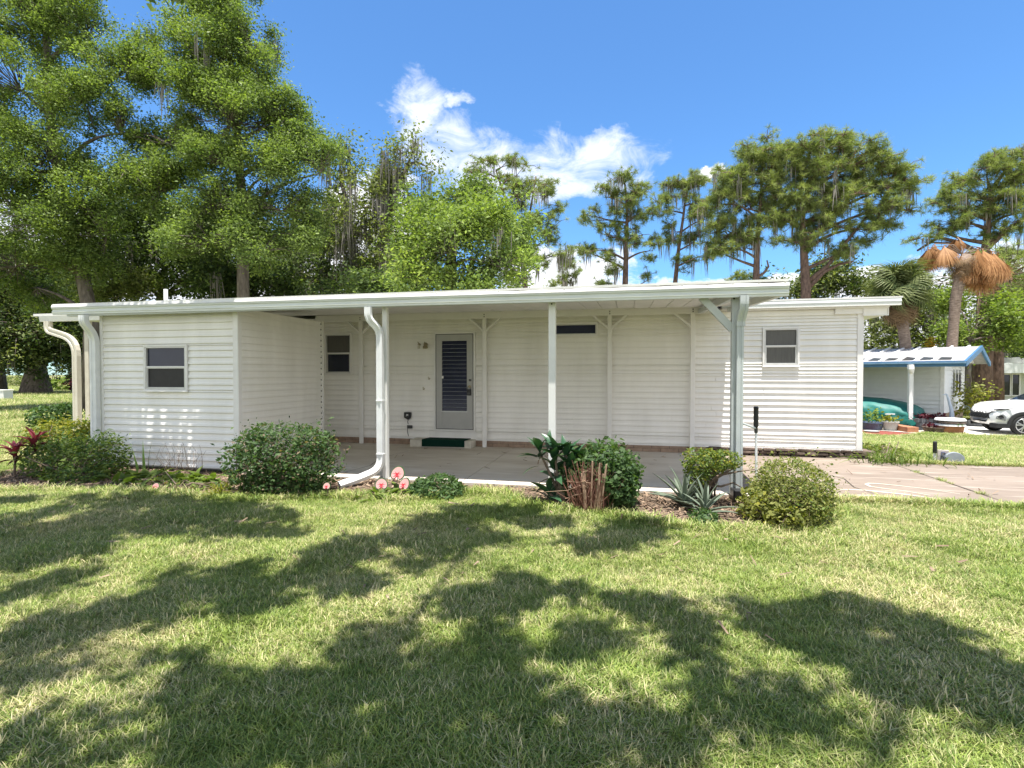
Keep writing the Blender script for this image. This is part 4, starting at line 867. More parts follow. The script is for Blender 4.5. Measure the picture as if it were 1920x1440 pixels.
def broad_tree(name, label, trunk, tr, lobes, ncl, nlf, lsize, m, seed, crad=.55, moss=0, mlen=1.2, bark='bark', cat='tree', group=None, m2=None, frac2=0.0, aspect=.48, inner=.35, shellp=2.4, flat=.78, grow=1.05):
    """trunk: points from the base up; limbs run to every lobe, twigs to every leaf clump"""
    rng = np.random.default_rng(seed); base = Vector(trunk[0]); t = empty(name, (base.x, base.y, 0), label, cat, group)
    LB = [(c, r*np.array([grow, 1, grow])) for c, r in lobes_px(lobes)]; T = [np.array(q) for q in trunk]
    b = MB(); b.tube([tuple(q) for q in T], [tr*1.45]+[tr*(1-.6*i/(len(T)-1)) for i in range(1, len(T))], 12)
    for c, r in LB:
        cand = [q for q in T[1:]]; d = [np.linalg.norm((c-q)*np.array([1, 1, 1.0]))+max(0, q[2]-c[2])*2 for q in cand]; s = cand[int(np.argmin(d))]
        pts = limb_path(s, c, rng); b.tube([tuple(q) for q in pts], [tr*.38*(1-.75*i/6) for i in range(7)], 7)
    b.build('trunk', M[bark], t, smooth=True)
    vol = np.array([r[0]*r[2] for c, r in LB]); vol = vol/vol.sum(); CC, CI = [], []
    for i, (c, r) in enumerate(LB):
        n = max(3, int(ncl*vol[i])); ns = max(2, n//9); D = unit(rng.normal(size=(ns, 3))+np.array([0, 0, .25])); rad = inner+(1-inner)*rng.random(ns)**(1/shellp)
        sub = c+D*r*(rad*(1+.16*snoise(D, seed+i, 2.0)))[:, None]; sr = crad*rng.uniform(1.0, 2.2, ns); k = rng.integers(0, ns, n)
        E = unit(rng.normal(size=(n, 3))+np.array([0, 0, .3])); CC.append(sub[k]+E*(sr[k]*rng.uniform(.4, 1.0, n))[:, None]*np.array([1, 1, .9])); CI += [i]*n
    CC = np.concatenate(CC); CI = np.array(CI); ok = CC[:, 2] > .4; CC, CI = CC[ok], CI[ok]
    cs = crad*rng.uniform(.55, 1.35, len(CC)); k = np.repeat(np.arange(len(CC)), nlf)
    off = rng.normal(size=(len(k), 3))*.55; off[:, 2] *= flat; P = CC[k]+off*cs[k][:, None]
    tint = (rng.beta(1.6, 2.2, len(k))*.7 + np.repeat(rng.beta(1.6, 2.0, len(CC)), nlf)*.5).clip(0, 1)
    if m2:
        s2 = np.repeat(rng.random(len(CC)) < frac2, nlf)
        nplink('crown', leaves(P[s2], lsize, aspect, .6, None, .2, rng=rng, tint=tint[s2]), M[m2], t); P, tint = P[~s2], tint[~s2]
    nplink('crown', leaves(P, lsize, aspect, .6, None, .2, rng=rng, tint=tint), M[m], t)
    A = np.array([LB[i][0] for i in CI]); A = A+(CC-A)*rng.uniform(0, .35, (len(CC), 1))
    nplink('branches', twigs(A, CC, tr*.07, tr*.015+.004, .12, rng), M[bark], t)
    if moss:
        low = rng.choice(len(CC), min(moss, len(CC)), replace=False); nplink('spanish_moss', moss_strands(CC[low]-np.array([0, 0, .2]), rng, mlen, 22, .016, .14), M['moss'], t, kind='stuff')
    return t
def trunk_px(Y, pts, base=None):
    o = [tuple(at(x, y, Y)) for x, y in pts]; o[0] = (o[0][0], o[0][1], -.05); return o

# tall pair at the left
broad_tree('broadleaf_tree', 'tall leafy tree at the far left, crown cut by the left picture edge', trunk_px(17.5, [(176, 701), (172, 600), (155, 520), (132, 430), (110, 330), (95, 220), (90, 120), (85, 40)]), .30,
    [(60, 60, 17.5, 100, 70), (160, 80, 17.5, 60, 55), (120, 20, 17.5, 70, 50), (240, 150, 17.5, 34, 34), (40, 170, 17, 90, 80), (160, 190, 17.2, 85, 60), (215, 150, 17.5, 48, 55), (90, 300, 16.8, 110, 70), (230, 250, 17.3, 50, 60), (30, 400, 16.8, 90, 60), (170, 350, 17, 90, 60),
     (110, 430, 16.5, 90, 50), (30, 500, 16.5, 80, 50), (200, 440, 17, 70, 55), (110, -40, 17.5, 110, 60), (20, -30, 17.5, 80, 60), (15, 250, 17, 60, 50), (5, 340, 16.8, 60, 50), (250, 330, 17.4, 55, 45), (120, 500, 16.8, 60, 40), (160, 470, 17, 60, 40), (70, 540, 17, 60, 30)], 1700, 135, .092, 'leaf', 101, .44, m2='leafbright', frac2=.14)
broad_tree('broadleaf_tree', 'tallest leafy tree left of centre with its dark trunk in view', trunk_px(18.5, [(455, 701), (456, 560), (455, 470), (458, 400), (450, 330), (446, 270), (440, 190), (430, 90)]), .26,
    [(425, 40, 18.5, 62, 48), (350, 80, 18.5, 62, 40), (300, 95, 18.3, 30, 30), (310, 160, 18.3, 40, 40), (475, 95, 18.5, 55, 55), (420, 130, 18.3, 90, 60), (360, 190, 18.2, 80, 55), (490, 195, 18.5, 70, 60), (430, 235, 18.0, 100, 55), (530, 225, 18.6, 42, 55), (330, 275, 18.0, 75, 55),
     (545, 290, 18.5, 48, 50), (420, 310, 17.8, 95, 45), (500, 330, 18.2, 75, 45), (300, 360, 17.8, 75, 45), (390, 385, 17.6, 85, 45), (600, 325, 18.6, 42, 45), (530, 395, 18.3, 62, 45), (340, 440, 18, 75, 40), (430, -20, 18.5, 55, 40), (400, 455, 17.4, 85, 38), (490, 470, 17.6, 70, 40), (560, 440, 18.3, 40, 40)],
    1700, 140, .090, 'leaf', 102, .42, moss=6, m2='leafbright', frac2=.10)
broad_tree('understory_tree', 'dark shaded tree filling the gap below the two tall left crowns', trunk_px(22, [(300, 701), (300, 560), (310, 500), (330, 430)]), .22,
    [(230, 480, 22, 80, 50), (330, 490, 22, 90, 50), (420, 470, 22.5, 80, 60), (510, 480, 22.5, 60, 55), (380, 540, 21.5, 90, 35), (480, 545, 21.5, 80, 35), (280, 400, 22.5, 80, 50), (440, 420, 22.5, 70, 45), (200, 420, 22.5, 80, 50), (230, 520, 21.5, 70, 40), (430, 510, 21, 90, 45), (530, 540, 21.5, 50, 30), (350, 430, 22, 80, 40)],
    900, 74, .17, 'leafdark', 103, .7, moss=10, mlen=1.5, m2='leaf', frac2=.2)
broad_tree('understory_tree', 'small rounded tree showing above the left end of the roof', trunk_px(21, [(215, 701), (215, 600), (215, 560)]), .12,
    [(210, 550, 21, 62, 26), (260, 552, 21, 40, 22), (165, 560, 21, 40, 20)], 130, 60, .15, 'oakleaf', 104, .6)
broad_tree('oak_tree', 'thick trunked dark oak standing on the far left lawn', [tuple(gnd(68, 739)+Vector((0, 0, -.05)))]+[tuple(at(x, y, 32.5)) for x, y in ((68, 690), (70, 640), (72, 600), (75, 560))], .75,
    [(40, 560, 31, 60, 60), (110, 590, 31.5, 55, 50), (60, 630, 30.5, 70, 40), (10, 600, 31, 50, 60), (130, 640, 32, 40, 40), (90, 520, 32, 70, 45), (150, 590, 33, 40, 50), (0, 660, 31, 30, 30), (60, 500, 31, 80, 40), (20, 650, 30.5, 40, 36), (110, 655, 32, 36, 34), (150, 650, 33, 30, 40)], 900, 66, .23, 'leafdark', 105, .95, moss=24, mlen=2, m2='oakleaf', frac2=.22)
broad_tree('oak_tree', 'slim dark trunk tree cut by the far left picture edge', [tuple(gnd(0, 738)+Vector((0, 0, -.05)))]+[tuple(at(x, y, 32)) for x, y in ((0, 690), (2, 600), (0, 520))], .36,
    [(-20, 560, 32, 50, 60), (10, 510, 32, 50, 40)], 120, 60, .24, 'leafdark', 106, 1.0)
# mossy oaks in the middle
broad_tree('mossy_oak', 'sparse oak draped with grey moss behind the middle of the roof', trunk_px(24, [(705, 701), (705, 560), (712, 470), (722, 410), (745, 350), (765, 310)]), .26,
    [(770, 298, 24, 42, 18), (800, 312, 24, 30, 14), (705, 330, 24, 42, 28), (745, 335, 24, 45, 28), (720, 385, 24, 60, 35), (785, 375, 24, 36, 28), (690, 440, 24, 50, 45), (740, 450, 24, 40, 40), (700, 520, 23.5, 60, 40), (650, 400, 24, 40, 40)],
    300, 52, .15, 'oakleaf', 110, .62, moss=60, mlen=2.2)
broad_tree('mossy_oak', 'pale mossy oak partly hidden left of the sparse mossy oak', trunk_px(25, [(668, 701), (665, 560), (662, 470), (655, 400), (640, 340)]), .24,
    [(640, 300, 25, 32, 26), (625, 360, 25, 38, 34), (665, 470, 25, 45, 45), (620, 440, 25, 45, 45), (655, 540, 24.5, 55, 30), (600, 520, 25, 50, 40), (585, 400, 25, 40, 50)], 240, 52, .17, 'oakleaf', 111, .7, moss=40, mlen=2.2, m2='leafdark', frac2=.3)
broad_tree('mossy_oak', 'leaning dark oak limb tree seen against white cloud above the roof', trunk_px(27, [(560, 701), (575, 560), (600, 540), (618, 500)]), .22,
    [(560, 520, 27, 50, 30), (620, 470, 27, 30, 30), (590, 545, 27, 50, 25), (540, 470, 27, 40, 40)], 150, 50, .18, 'leafdark', 112, .7, moss=24, mlen=1.6)
broad_tree('bright_tree', 'round bright yellow green tree directly behind the middle of the roof', trunk_px(15.5, [(850, 701), (850, 560), (850, 500), (852, 440)]), .16,
    [(855, 415, 15.5, 70, 30), (790, 440, 15.3, 48, 36), (910, 440, 15.5, 52, 38), (850, 470, 15, 80, 45), (775, 490, 15.2, 40, 34), (935, 500, 15.5, 44, 40), (850, 530, 15, 85, 34), (905, 545, 15.2, 60, 24), (800, 535, 15.2, 45, 26)],
    460, 74, .105, 'leafbright', 113, .40, m2='leaf', frac2=.5, moss=10, mlen=.7, grow=.82)
broad_tree('understory_tree', 'mid green tree filling the gap between mossy oak and bright tree', trunk_px(22, [(840, 701), (840, 560), (842, 430)]), .2,
    [(830, 395, 22, 40, 25), (870, 370, 22, 40, 25), (900, 400, 22, 55, 35), (780, 420, 22, 30, 30), (960, 470, 22, 40, 60)], 190, 60, .16, 'leaf', 114, .65)
broad_tree('understory_tree', 'dark low bushy tree behind the roof under the mossy oaks', trunk_px(20, [(740, 701), (740, 560)]), .1,
    [(735, 540, 20, 45, 26), (690, 545, 20, 40, 22), (640, 552, 20, 40, 18)], 110, 60, .15, 'leafdark', 115, .55, m2='leaf', frac2=.4)

# pines
def pine(label, Y, trunk, tr, lobes, nt, seed, moss=0, mlen=1.3, group='tall pines behind the home', nneedle=42, nlen=.27, limbs=(), nw=.017, name='pine_tree'):
    rng = np.random.default_rng(seed); T = trunk_px(Y, trunk); t = empty(name, (T[0][0], T[0][1], 0), label, 'pine tree', group)
    T = [np.array(q) for q in T]; b = MB(); b.tube([tuple(q) for q in T], [tr*1.15]+[tr*(1-.8*i/(len(T)-1)) for i in range(1, len(T))], 10)
    LB = lobes_px(lobes); dense = []
    for i in range(len(T)-1):
        for f in (0, .25, .5, .75): dense.append(T[i]*(1-f)+T[i+1]*f)
    dense = np.array(dense+[T[-1]]); AA, BB, TC = [], [], []
    for j, (c, r) in enumerate(LB):
        # a limb leaves the trunk a little below and curves up into each mass of needles
        d = np.linalg.norm(dense[:, :2]-c[:2], axis=1)*.25+np.abs(dense[:, 2]-(c[2]-.4*np.linalg.norm(dense[:, :2]-c[:2], axis=1))); s = dense[int(np.argmin(d))]
        pts = limb_path(s, c, rng, .05); b.tube([tuple(q) for q in pts], [tr*.34*(1-.78*i/6) for i in range(7)], 6)
        n = max(4, int(nt*r[0]*r[2]/sum(q[1][0]*q[1][2] for q in LB)))
        nc = max(2, n//13); D = unit(rng.normal(size=(nc, 3))+np.array([0, 0, .45])); cc = c+D*r*(.45+.55*rng.random((nc, 1))**.5)
        P0 = np.array(pts)[rng.integers(3, 7, nc)]; AA.append(P0); BB.append(cc)
        k = rng.integers(0, nc, n); P = cc[k]+rng.normal(size=(n, 3))*np.array([.30, .30, .17]); TC.append(P); AA.append(cc[k]-(cc[k]-P)*.1); BB.append(P)
    for pts in limbs: b.tube([tuple(at(x, y, Y)) for x, y in pts], [tr*.4*(1-.6*i/(len(pts)-1)) for i in range(len(pts))], 7)
    b.build('trunk', M['pinebark'], t, smooth=True)
    nplink('branches', twigs(np.concatenate(AA), np.concatenate(BB), .028, .010, .12, rng), M['pinebark'], t, kind='stuff')
    P = np.concatenate(TC); n = len(P); k = np.repeat(np.arange(n), nneedle); N = len(k)
    ax = unit(rng.normal(size=(n, 3))*.7+np.array([0, 0, .75]))[k]; D = unit(rng.normal(size=(N, 3))+ax*.75); S = unit(np.cross(D, rng.normal(size=(N, 3))))
    L_ = nlen*rng.uniform(.7, 1.2, (N, 1)); C0 = P[k]+D*.03
    V = np.stack([C0-S*nw*.5, C0+S*nw*.5, C0+D*L_+S*nw*.22-np.array([0, 0, .12])*L_, C0+D*L_-S*nw*.22-np.array([0, 0, .12])*L_], 1).reshape(-1, 3)
    tint = (rng.beta(1.8, 2.2, N)*.5+np.repeat(rng.beta(1.5, 1.8, n), nneedle)*.6).clip(0, 1)
    nplink('crown', (V, np.arange(N*4).reshape(N, 4), np.repeat(tint, 4)), M['needle'], t)
    if moss: nplink('spanish_moss', moss_strands(P[rng.choice(n, moss)], rng, mlen, 12, .022, .12), M['moss'], t, kind='stuff')
    return t
pine('pine with two leaning tops behind the bright round tree', 34, [(985, 701), (985, 540), (975, 450), (950, 380), (930, 320)], .22,
     [(905, 320, 34, 34, 24), (945, 312, 34, 30, 22), (975, 330, 34, 40, 22), (1010, 360, 34, 36, 26), (925, 360, 34, 50, 24), (985, 375, 34, 40, 26), (1025, 400, 34, 28, 24), (1000, 440, 34, 40, 30), (960, 470, 34, 40, 30), (1005, 500, 34, 30, 24), (1040, 478, 34, 36, 14), (965, 530, 34, 36, 22), (1035, 440, 34, 18, 30)], 900, 201, moss=26, mlen=1.5,
     limbs=[[(985, 520), (990, 420), (1000, 360), (1005, 330)]])
pine('dark slender pine right of the big white cloud', 38, [(1170, 701), (1172, 540), (1174, 470), (1176, 400), (1172, 345)], .26,
     [(1170, 345, 38, 32, 18), (1135, 370, 38, 32, 22), (1205, 365, 38, 34, 22), (1115, 405, 38, 26, 20), (1175, 385, 38, 44, 24), (1225, 400, 38, 26, 24), (1140, 440, 38, 36, 22), (1205, 440, 38, 36, 22), (1120, 470, 38, 34, 18), (1225, 470, 38, 22, 16), (1140, 500, 38, 30, 16), (1095, 470, 38, 26, 12), (1215, 525, 38, 14, 14), (1140, 540, 38, 22, 14)], 850, 202, moss=24, mlen=1.3)
pine('thin pale pine leaning right between the dark slender pine and the big pines', 39, [(1262, 701), (1266, 530), (1272, 470), (1282, 400), (1288, 345)], .2,
     [(1285, 340, 39, 26, 16), (1262, 355, 39, 26, 18), (1315, 350, 39, 24, 20), (1250, 395, 39, 24, 22), (1300, 385, 39, 34, 22), (1325, 410, 39, 22, 22), (1265, 435, 39, 26, 18), (1305, 450, 39, 30, 16), (1278, 495, 39, 26, 14), (1320, 478, 39, 22, 12)], 680, 203, moss=26, mlen=1.5)
pine('left one of the two big dense pines above the right end of the roof', 33, [(1416, 701), (1418, 520), (1420, 450), (1426, 380), (1430, 310)], .24,
     [(1430, 285, 33, 46, 24), (1385, 310, 33, 40, 26), (1460, 310, 33, 46, 30), (1360, 345, 33, 34, 26), (1415, 345, 33, 56, 30), (1345, 385, 33, 30, 22), (1395, 390, 33, 50, 26), (1455, 380, 33, 44, 28), (1365, 435, 33, 36, 20), (1430, 430, 33, 46, 22), (1345, 462, 33, 40, 14), (1400, 465, 33, 34, 14), (1350, 440, 33, 30, 20)], 1550, 204, moss=30, mlen=1.4,
     limbs=[[(1419, 520), (1432, 512), (1441, 500), (1438, 488)], [(1418, 500), (1390, 490), (1360, 478)]])
pine('right and widest of the two big dense pines above the right end of the roof', 33, [(1512, 701), (1511, 540), (1507, 470), (1505, 400), (1520, 320)], .34,
     [(1520, 280, 33, 56, 26), (1580, 280, 33, 56, 28), (1630, 305, 33, 46, 30), (1490, 320, 33, 50, 30), (1560, 325, 33, 70, 30), (1655, 340, 33, 44, 30), (1530, 370, 33, 60, 30), (1610, 375, 33, 66, 28), (1700, 335, 33, 40, 24), (1660, 395, 33, 40, 26), (1480, 400, 33, 46, 26), (1560, 415, 33, 50, 22), (1490, 455, 33, 52, 18), (1620, 430, 33, 44, 24), (1590, 465, 33, 34, 18)], 2500, 205, moss=26, mlen=1.3,
     limbs=[[(1511, 545), (1545, 510), (1575, 495), (1600, 490)], [(1512, 530), (1550, 500), (1590, 450), (1630, 400)], [(1508, 470), (1540, 430), (1580, 380)]])
pine('broad pine at the right picture edge rising behind the dead palm', 37, [(1838, 701), (1842, 600), (1846, 480), (1852, 430), (1858, 360)], .40,
     [(1895, 310, 37, 40, 30), (1850, 330, 37, 44, 30), (1930, 350, 37, 50, 40), (1800, 355, 37, 40, 24), (1850, 380, 37, 56, 24), (1770, 385, 37, 34, 20), (1910, 400, 37, 40, 26), (1760, 430, 37, 30, 16), (1820, 420, 37, 34, 16), (1890, 440, 37, 40, 18), (1735, 455, 37, 20, 12), (1905, 490, 37, 30, 22), (1900, 545, 37, 36, 24)], 1450, 206, moss=24, mlen=1.2,
     limbs=[[(1846, 480), (1800, 455), (1760, 445), (1720, 470)], [(1846, 470), (1890, 430), (1920, 410)]])
pine('short young pine top showing above the roof beside the tree gap', 42, [(1388, 701), (1390, 545), (1392, 520)], .1, [(1388, 525, 42, 22, 14), (1400, 540, 42, 20, 10), (1372, 543, 42, 18, 8)], 140, 207)
pine('distant small pine tips just above the middle of the roof', 45, [(1060, 701), (1062, 540), (1064, 500)], .1, [(1062, 500, 45, 18, 14), (1075, 520, 45, 20, 12), (1048, 530, 45, 18, 10)], 160, 208, moss=10)
# trunk cluster at the right, with a vine
def bare_trunk(label, Y, pts, r, seed):
    rng = np.random.default_rng(seed); T = trunk_px(Y, pts); t = empty('pine_tree', (T[0][0], T[0][1], 0), label, 'pine tree', 'reddish trunks in a cluster at the right')
    b = MB(); rr_ = [r*1.2]+[r*(1-.25*i/(len(T)-1)) for i in range(1, len(T))]; b.tube(T, rr_, 12); b.build('trunk', M['pinebark'], t, smooth=True)
    c = np.array(T[-1]); n = 60; P = c+rng.normal(size=(n, 3))*np.array([1.2, 1.0, .8])+np.array([0, 0, .6]); k = np.repeat(np.arange(n), 26); N = len(k)
    D = unit(rng.normal(size=(N, 3))+np.array([0, 0, .5])); S = unit(np.cross(D, rng.normal(size=(N, 3)))); C0 = P[k]; L_ = .32
    V = np.stack([C0-S*.012, C0+S*.012, C0+D*L_+S*.006, C0+D*L_-S*.006], 1).reshape(-1, 3)
    nplink('crown', (V, np.arange(N*4).reshape(N, 4), np.repeat(rng.random(N), 4)), M['needle'], t); nplink('branches', twigs(np.repeat(c[None], n, 0), P, .03, .01, .1, rng), M['pinebark'], t)
    F_ = np.array(T[-2]); n = 5
    return t
bare_trunk('thick reddish trunk, left one of the cluster beside the neighbour home', 34, [(1838, 760), (1842, 690), (1846, 620), (1848, 540)], .48, 301)
bare_trunk('reddish trunk leaning right, right one of the cluster beside the neighbour home', 34.5, [(1862, 760), (1866, 690), (1868, 610), (1885, 520)], .40, 302)
broad_tree('bright_tree', 'bright green leafy tree around the reddish trunk cluster', trunk_px(32, [(1815, 760), (1815, 690), (1818, 640)]), .16,
    [(1835, 612, 32, 46, 26), (1800, 625, 32, 34, 24), (1870, 630, 32, 40, 24), (1800, 660, 32.5, 20, 20), (1900, 590, 33, 34, 30), (1790, 575, 33, 36, 26)], 170, 70, .16, 'leafbright', 303, .5, m2='leaf', frac2=.3)
broad_tree('broadleaf_tree', 'dark mossy tree hanging over the second neighbour house at the right edge', trunk_px(46, [(1935, 740), (1935, 640), (1930, 560)]), .3,
    [(1900, 660, 46, 40, 40), (1935, 620, 46, 50, 50), (1890, 700, 46.5, 46, 36), (1930, 690, 46, 40, 40), (1910, 570, 46, 40, 40)], 300, 60, .28, 'leafdark', 304, 1.2, moss=120, mlen=2.2)
broad_tree('broadleaf_tree', 'mid green mossy trees seen between the palms', trunk_px(38, [(1745, 740), (1745, 650), (1745, 580)]), .2,
    [(1745, 590, 38, 46, 34), (1710, 640, 38, 30, 30), (1770, 640, 38, 26, 26), (1650, 610, 37, 34, 40), (1640, 650, 37, 30, 30), (1690, 600, 38, 30, 24)], 230, 52, .21, 'oakleaf', 305, .9, moss=60, mlen=1.4)
broad_tree('bushy_tree', 'dark green scrubby growth just above the right end of the roof', trunk_px(42, [(1560, 740), (1560, 570), (1565, 540)]), .12,
    [(1450, 545, 42, 26, 14), (1550, 535, 42, 40, 18), (1600, 535, 42, 40, 22), (1490, 550, 42, 34, 12), (1640, 545, 42, 30, 18), (1570, 510, 42, 24, 14)], 240, 56, .22, 'oakleaf', 306, .75, m2='leafdark', frac2=.35, moss=24)
t = empty('golden_shrub', at(1747, 660, 34), 'golden yellow tiered plant top above the neighbour roof', 'plant')
for i in range(7):
    c = np.array(at(1747, 660-i*4.6, 34)); rng = np.random.default_rng(i); n = 70; a = rng.uniform(0, 6.28, n); rd = rng.uniform(.05, .5-.035*i, n)
    nplink('tier', leaves(c+np.stack([np.cos(a)*rd, np.sin(a)*rd, -rd*.3], 1), .15, .4, 1.2, rng=rng), M['yellowtiers'], t)

# palms
def fan(nl=26, spread=R(250), droop=.5, L=1.0, pet=.9, w=.035):
    """a costapalmate frond: petiole along +x, then a fan of folded leaflets"""
    v, f, t = [], [], []
    def strip(pts, wd, tt):
        n0 = len(v)
        for i, p in enumerate(pts):
            d = Vector(pts[min(i+1, len(pts)-1)])-Vector(pts[max(i-1, 0)]); s = d.cross(Vector((0, 0, 1))); s = s.normalized()*wd[i] if s.length > 1e-5 else Vector((0, wd[i], 0))
            v.extend([tuple(Vector(p)+s), tuple(Vector(p)-s)]); t.extend([tt, tt])
        for i in range(len(pts)-1): f.append((n0+2*i, n0+2*i+1, n0+2*i+3, n0+2*i+2))
    strip([(0, 0, 0), (pet*.5, 0, .08), (pet, 0, .06)], [.02, .016, .012], .5)
    r = random.Random(3)
    for i in range(nl):
        a = -spread/2+spread*i/(nl-1); l = L*(.72+.28*math.cos(a*.6))*r.uniform(.88, 1.08); c, s = math.cos(a), math.sin(a); dz = droop*r.uniform(.7, 1.3)
        strip([(pet, 0, .06), (pet+c*l*.45, s*l*.45, .10), (pet+c*l*.78, s*l*.78, .06-dz*.25*l), (pet+c*l*.98, s*l*.98, .0-dz*.75*l)], [.008, w*.55, w*.42, .004], r.uniform(.1, .95))
    return npmesh('frond', np.array(v), np.array(f), np.array(t))
def palm(label, Y, trunk, r, crown, n, scale, m, seed, pit, fanmesh, skirt=0, skirtmesh=None, group='palms by the neighbour home', yaws=None):
    rr = random.Random(seed); T = trunk_px(Y, trunk); t = empty('sabal_palm', (T[0][0], T[0][1], 0), label, 'palm tree', group)
    b = MB(); b.tube(T, [r*1.2]+[r*(1+.08*math.sin(i*2.1)) for i in range(1, len(T))], 12); b.build('trunk', M['palmbark'], t, smooth=True)
    c = at(crown[0], crown[1], Y)
    for i in range(n):
        link('frond', fanmesh, M[m], t, mw=orient(c+Vector((0, 0, -.15+.3*i/n)), i*2.399+rr.uniform(-.3, .3) if yaws is None else yaws[i % len(yaws)]+rr.uniform(-.35, .35), rr.uniform(*pit), scale*rr.uniform(.85, 1.12), rr.uniform(-1.1, 1.1)))
    for i in range(skirt):
        o = link('frond', skirtmesh, M['palmdead'], t, mw=orient(c+Vector((0, 0, -.3-.3*i/max(skirt, 1))), i*2.399+rr.uniform(-.3, .3), rr.uniform(-1.45, -.8), scale*rr.uniform(.75, 1.0), rr.uniform(-.5, .5)))
        o['label'] = 'dead brown hanging frond'
    return t, c
FAN = fan(30, R(270), .6, 1.05, .8, .06); FAN2 = fan(22, R(200), .95, 1.0, .5, .035); FAN3 = fan(54, R(64), .10, 1.0, .10, .02)
palm('green sabal palm with a brown skirt of dead fronds beside the home corner', 28, [(1697, 760), (1700, 700), (1697, 640), (1690, 590), (1686, 545)], .24, (1686, 545), 60, .86, 'palm', 5, (-.7, 1.4), FAN, 44, FAN2)
dead, dc = palm('dead palm with orange brown drooping frond heads on a curved trunk', 29, [(1775, 760), (1782, 680), (1788, 610), (1792, 560), (1800, 520), (1812, 478)], .22, (1806, 478), 10, .65, 'palmdead', 6, (-1.4, -.5), FAN2.copy(), 16, FAN2)
rr = random.Random(12)
for (px, py, k, s) in ((1752, 465, 6, .78), (1770, 468, 5, .7), (1740, 472, 4, .66), (1795, 452, 4, .62), (1838, 472, 6, .92), (1858, 478, 7, .98), (1872, 482, 5, .86), (1846, 500, 6, .9), (1822, 500, 5, .75)):
    h = at(px, py-8, 29+rr.uniform(-.5, .5))
    MB().tube([tuple(dc), tuple((dc+h)/2+Vector((0, 0, .25))), tuple(h)], [.03, .022, .016], 6).build('petiole', M['palmbark'], dead)
    for i in range(k+3):
        o = link('frond', FAN3, M['palmorange'], dead, mw=orient(h+Vector((0, 0, -.02*i)), rr.uniform(0, 6.28), rr.uniform(-1.55, -1.0), s*rr.uniform(.6, 1.0)*1.6, rr.uniform(-1, 1)))
        o['label'] = 'orange dry drooping frond'

# woods far off, reading as one mass
rng = np.random.default_rng(400); C_ = []
for x in np.linspace(-190, 150, 96):
    y = 95+18*math.sin(x*.05)+rng.normal()*5
    if -35 < x < 24: continue
    h = rng.uniform(8, 12) if x < 0 else rng.uniform(5, 8); n = 700
    C_.append(np.array([x, y, h*.5])+unit(rng.normal(size=(n, 3)))*np.array([3.6, 3, h*.52])*rng.random((n, 1))**.4)
C_ = np.concatenate(C_); C_ = C_[C_[:, 2] > .1]
nplink('distant_woods', leaves(C_, .75, .6, .5, rng=rng), M['leafdark'], None, kind='stuff')
for i, (px, Y, w, h, mm, lab) in enumerate(((128, 46, 30, 26, 'leafbright', 'sunlit bright shrub at the far edge of the left lawn'), (40, 60, 50, 20, 'oakleaf', 'low hedge at the far left edge of the field'), (158, 44, 12, 40, 'plumleaf', 'purple leaved shrub half hidden behind the beige awning post'))):
    g_ = gnd(px, 701+980*1.6/ (Y*1.05)); shrub('field_shrub', lab, 'shrub', (g_.x, g_.y, 0), [((g_.x, g_.y, h*mpp(px, g_.y)*.5), (w*mpp(px, g_.y), 1.5, h*mpp(px, g_.y)*.6))], 900, .26, mm, 410+i, stems=12)
# wire fence across the far left field
fp = empty('wire_fence', gnd(60, 722), 'thin wire fence across the far left field', 'fence')
for i in range(14):
    x = -95+i*5; MB().tube([(x, 66, 0), (x, 66, 1.25)], .06, 6).build('fence_post', M['twig'], fp)
for z in (.4, .8, 1.2): MB().tube([(-95, 66, z), (-30, 66, z)], .02, 4).build('wire', M['alu'], fp)

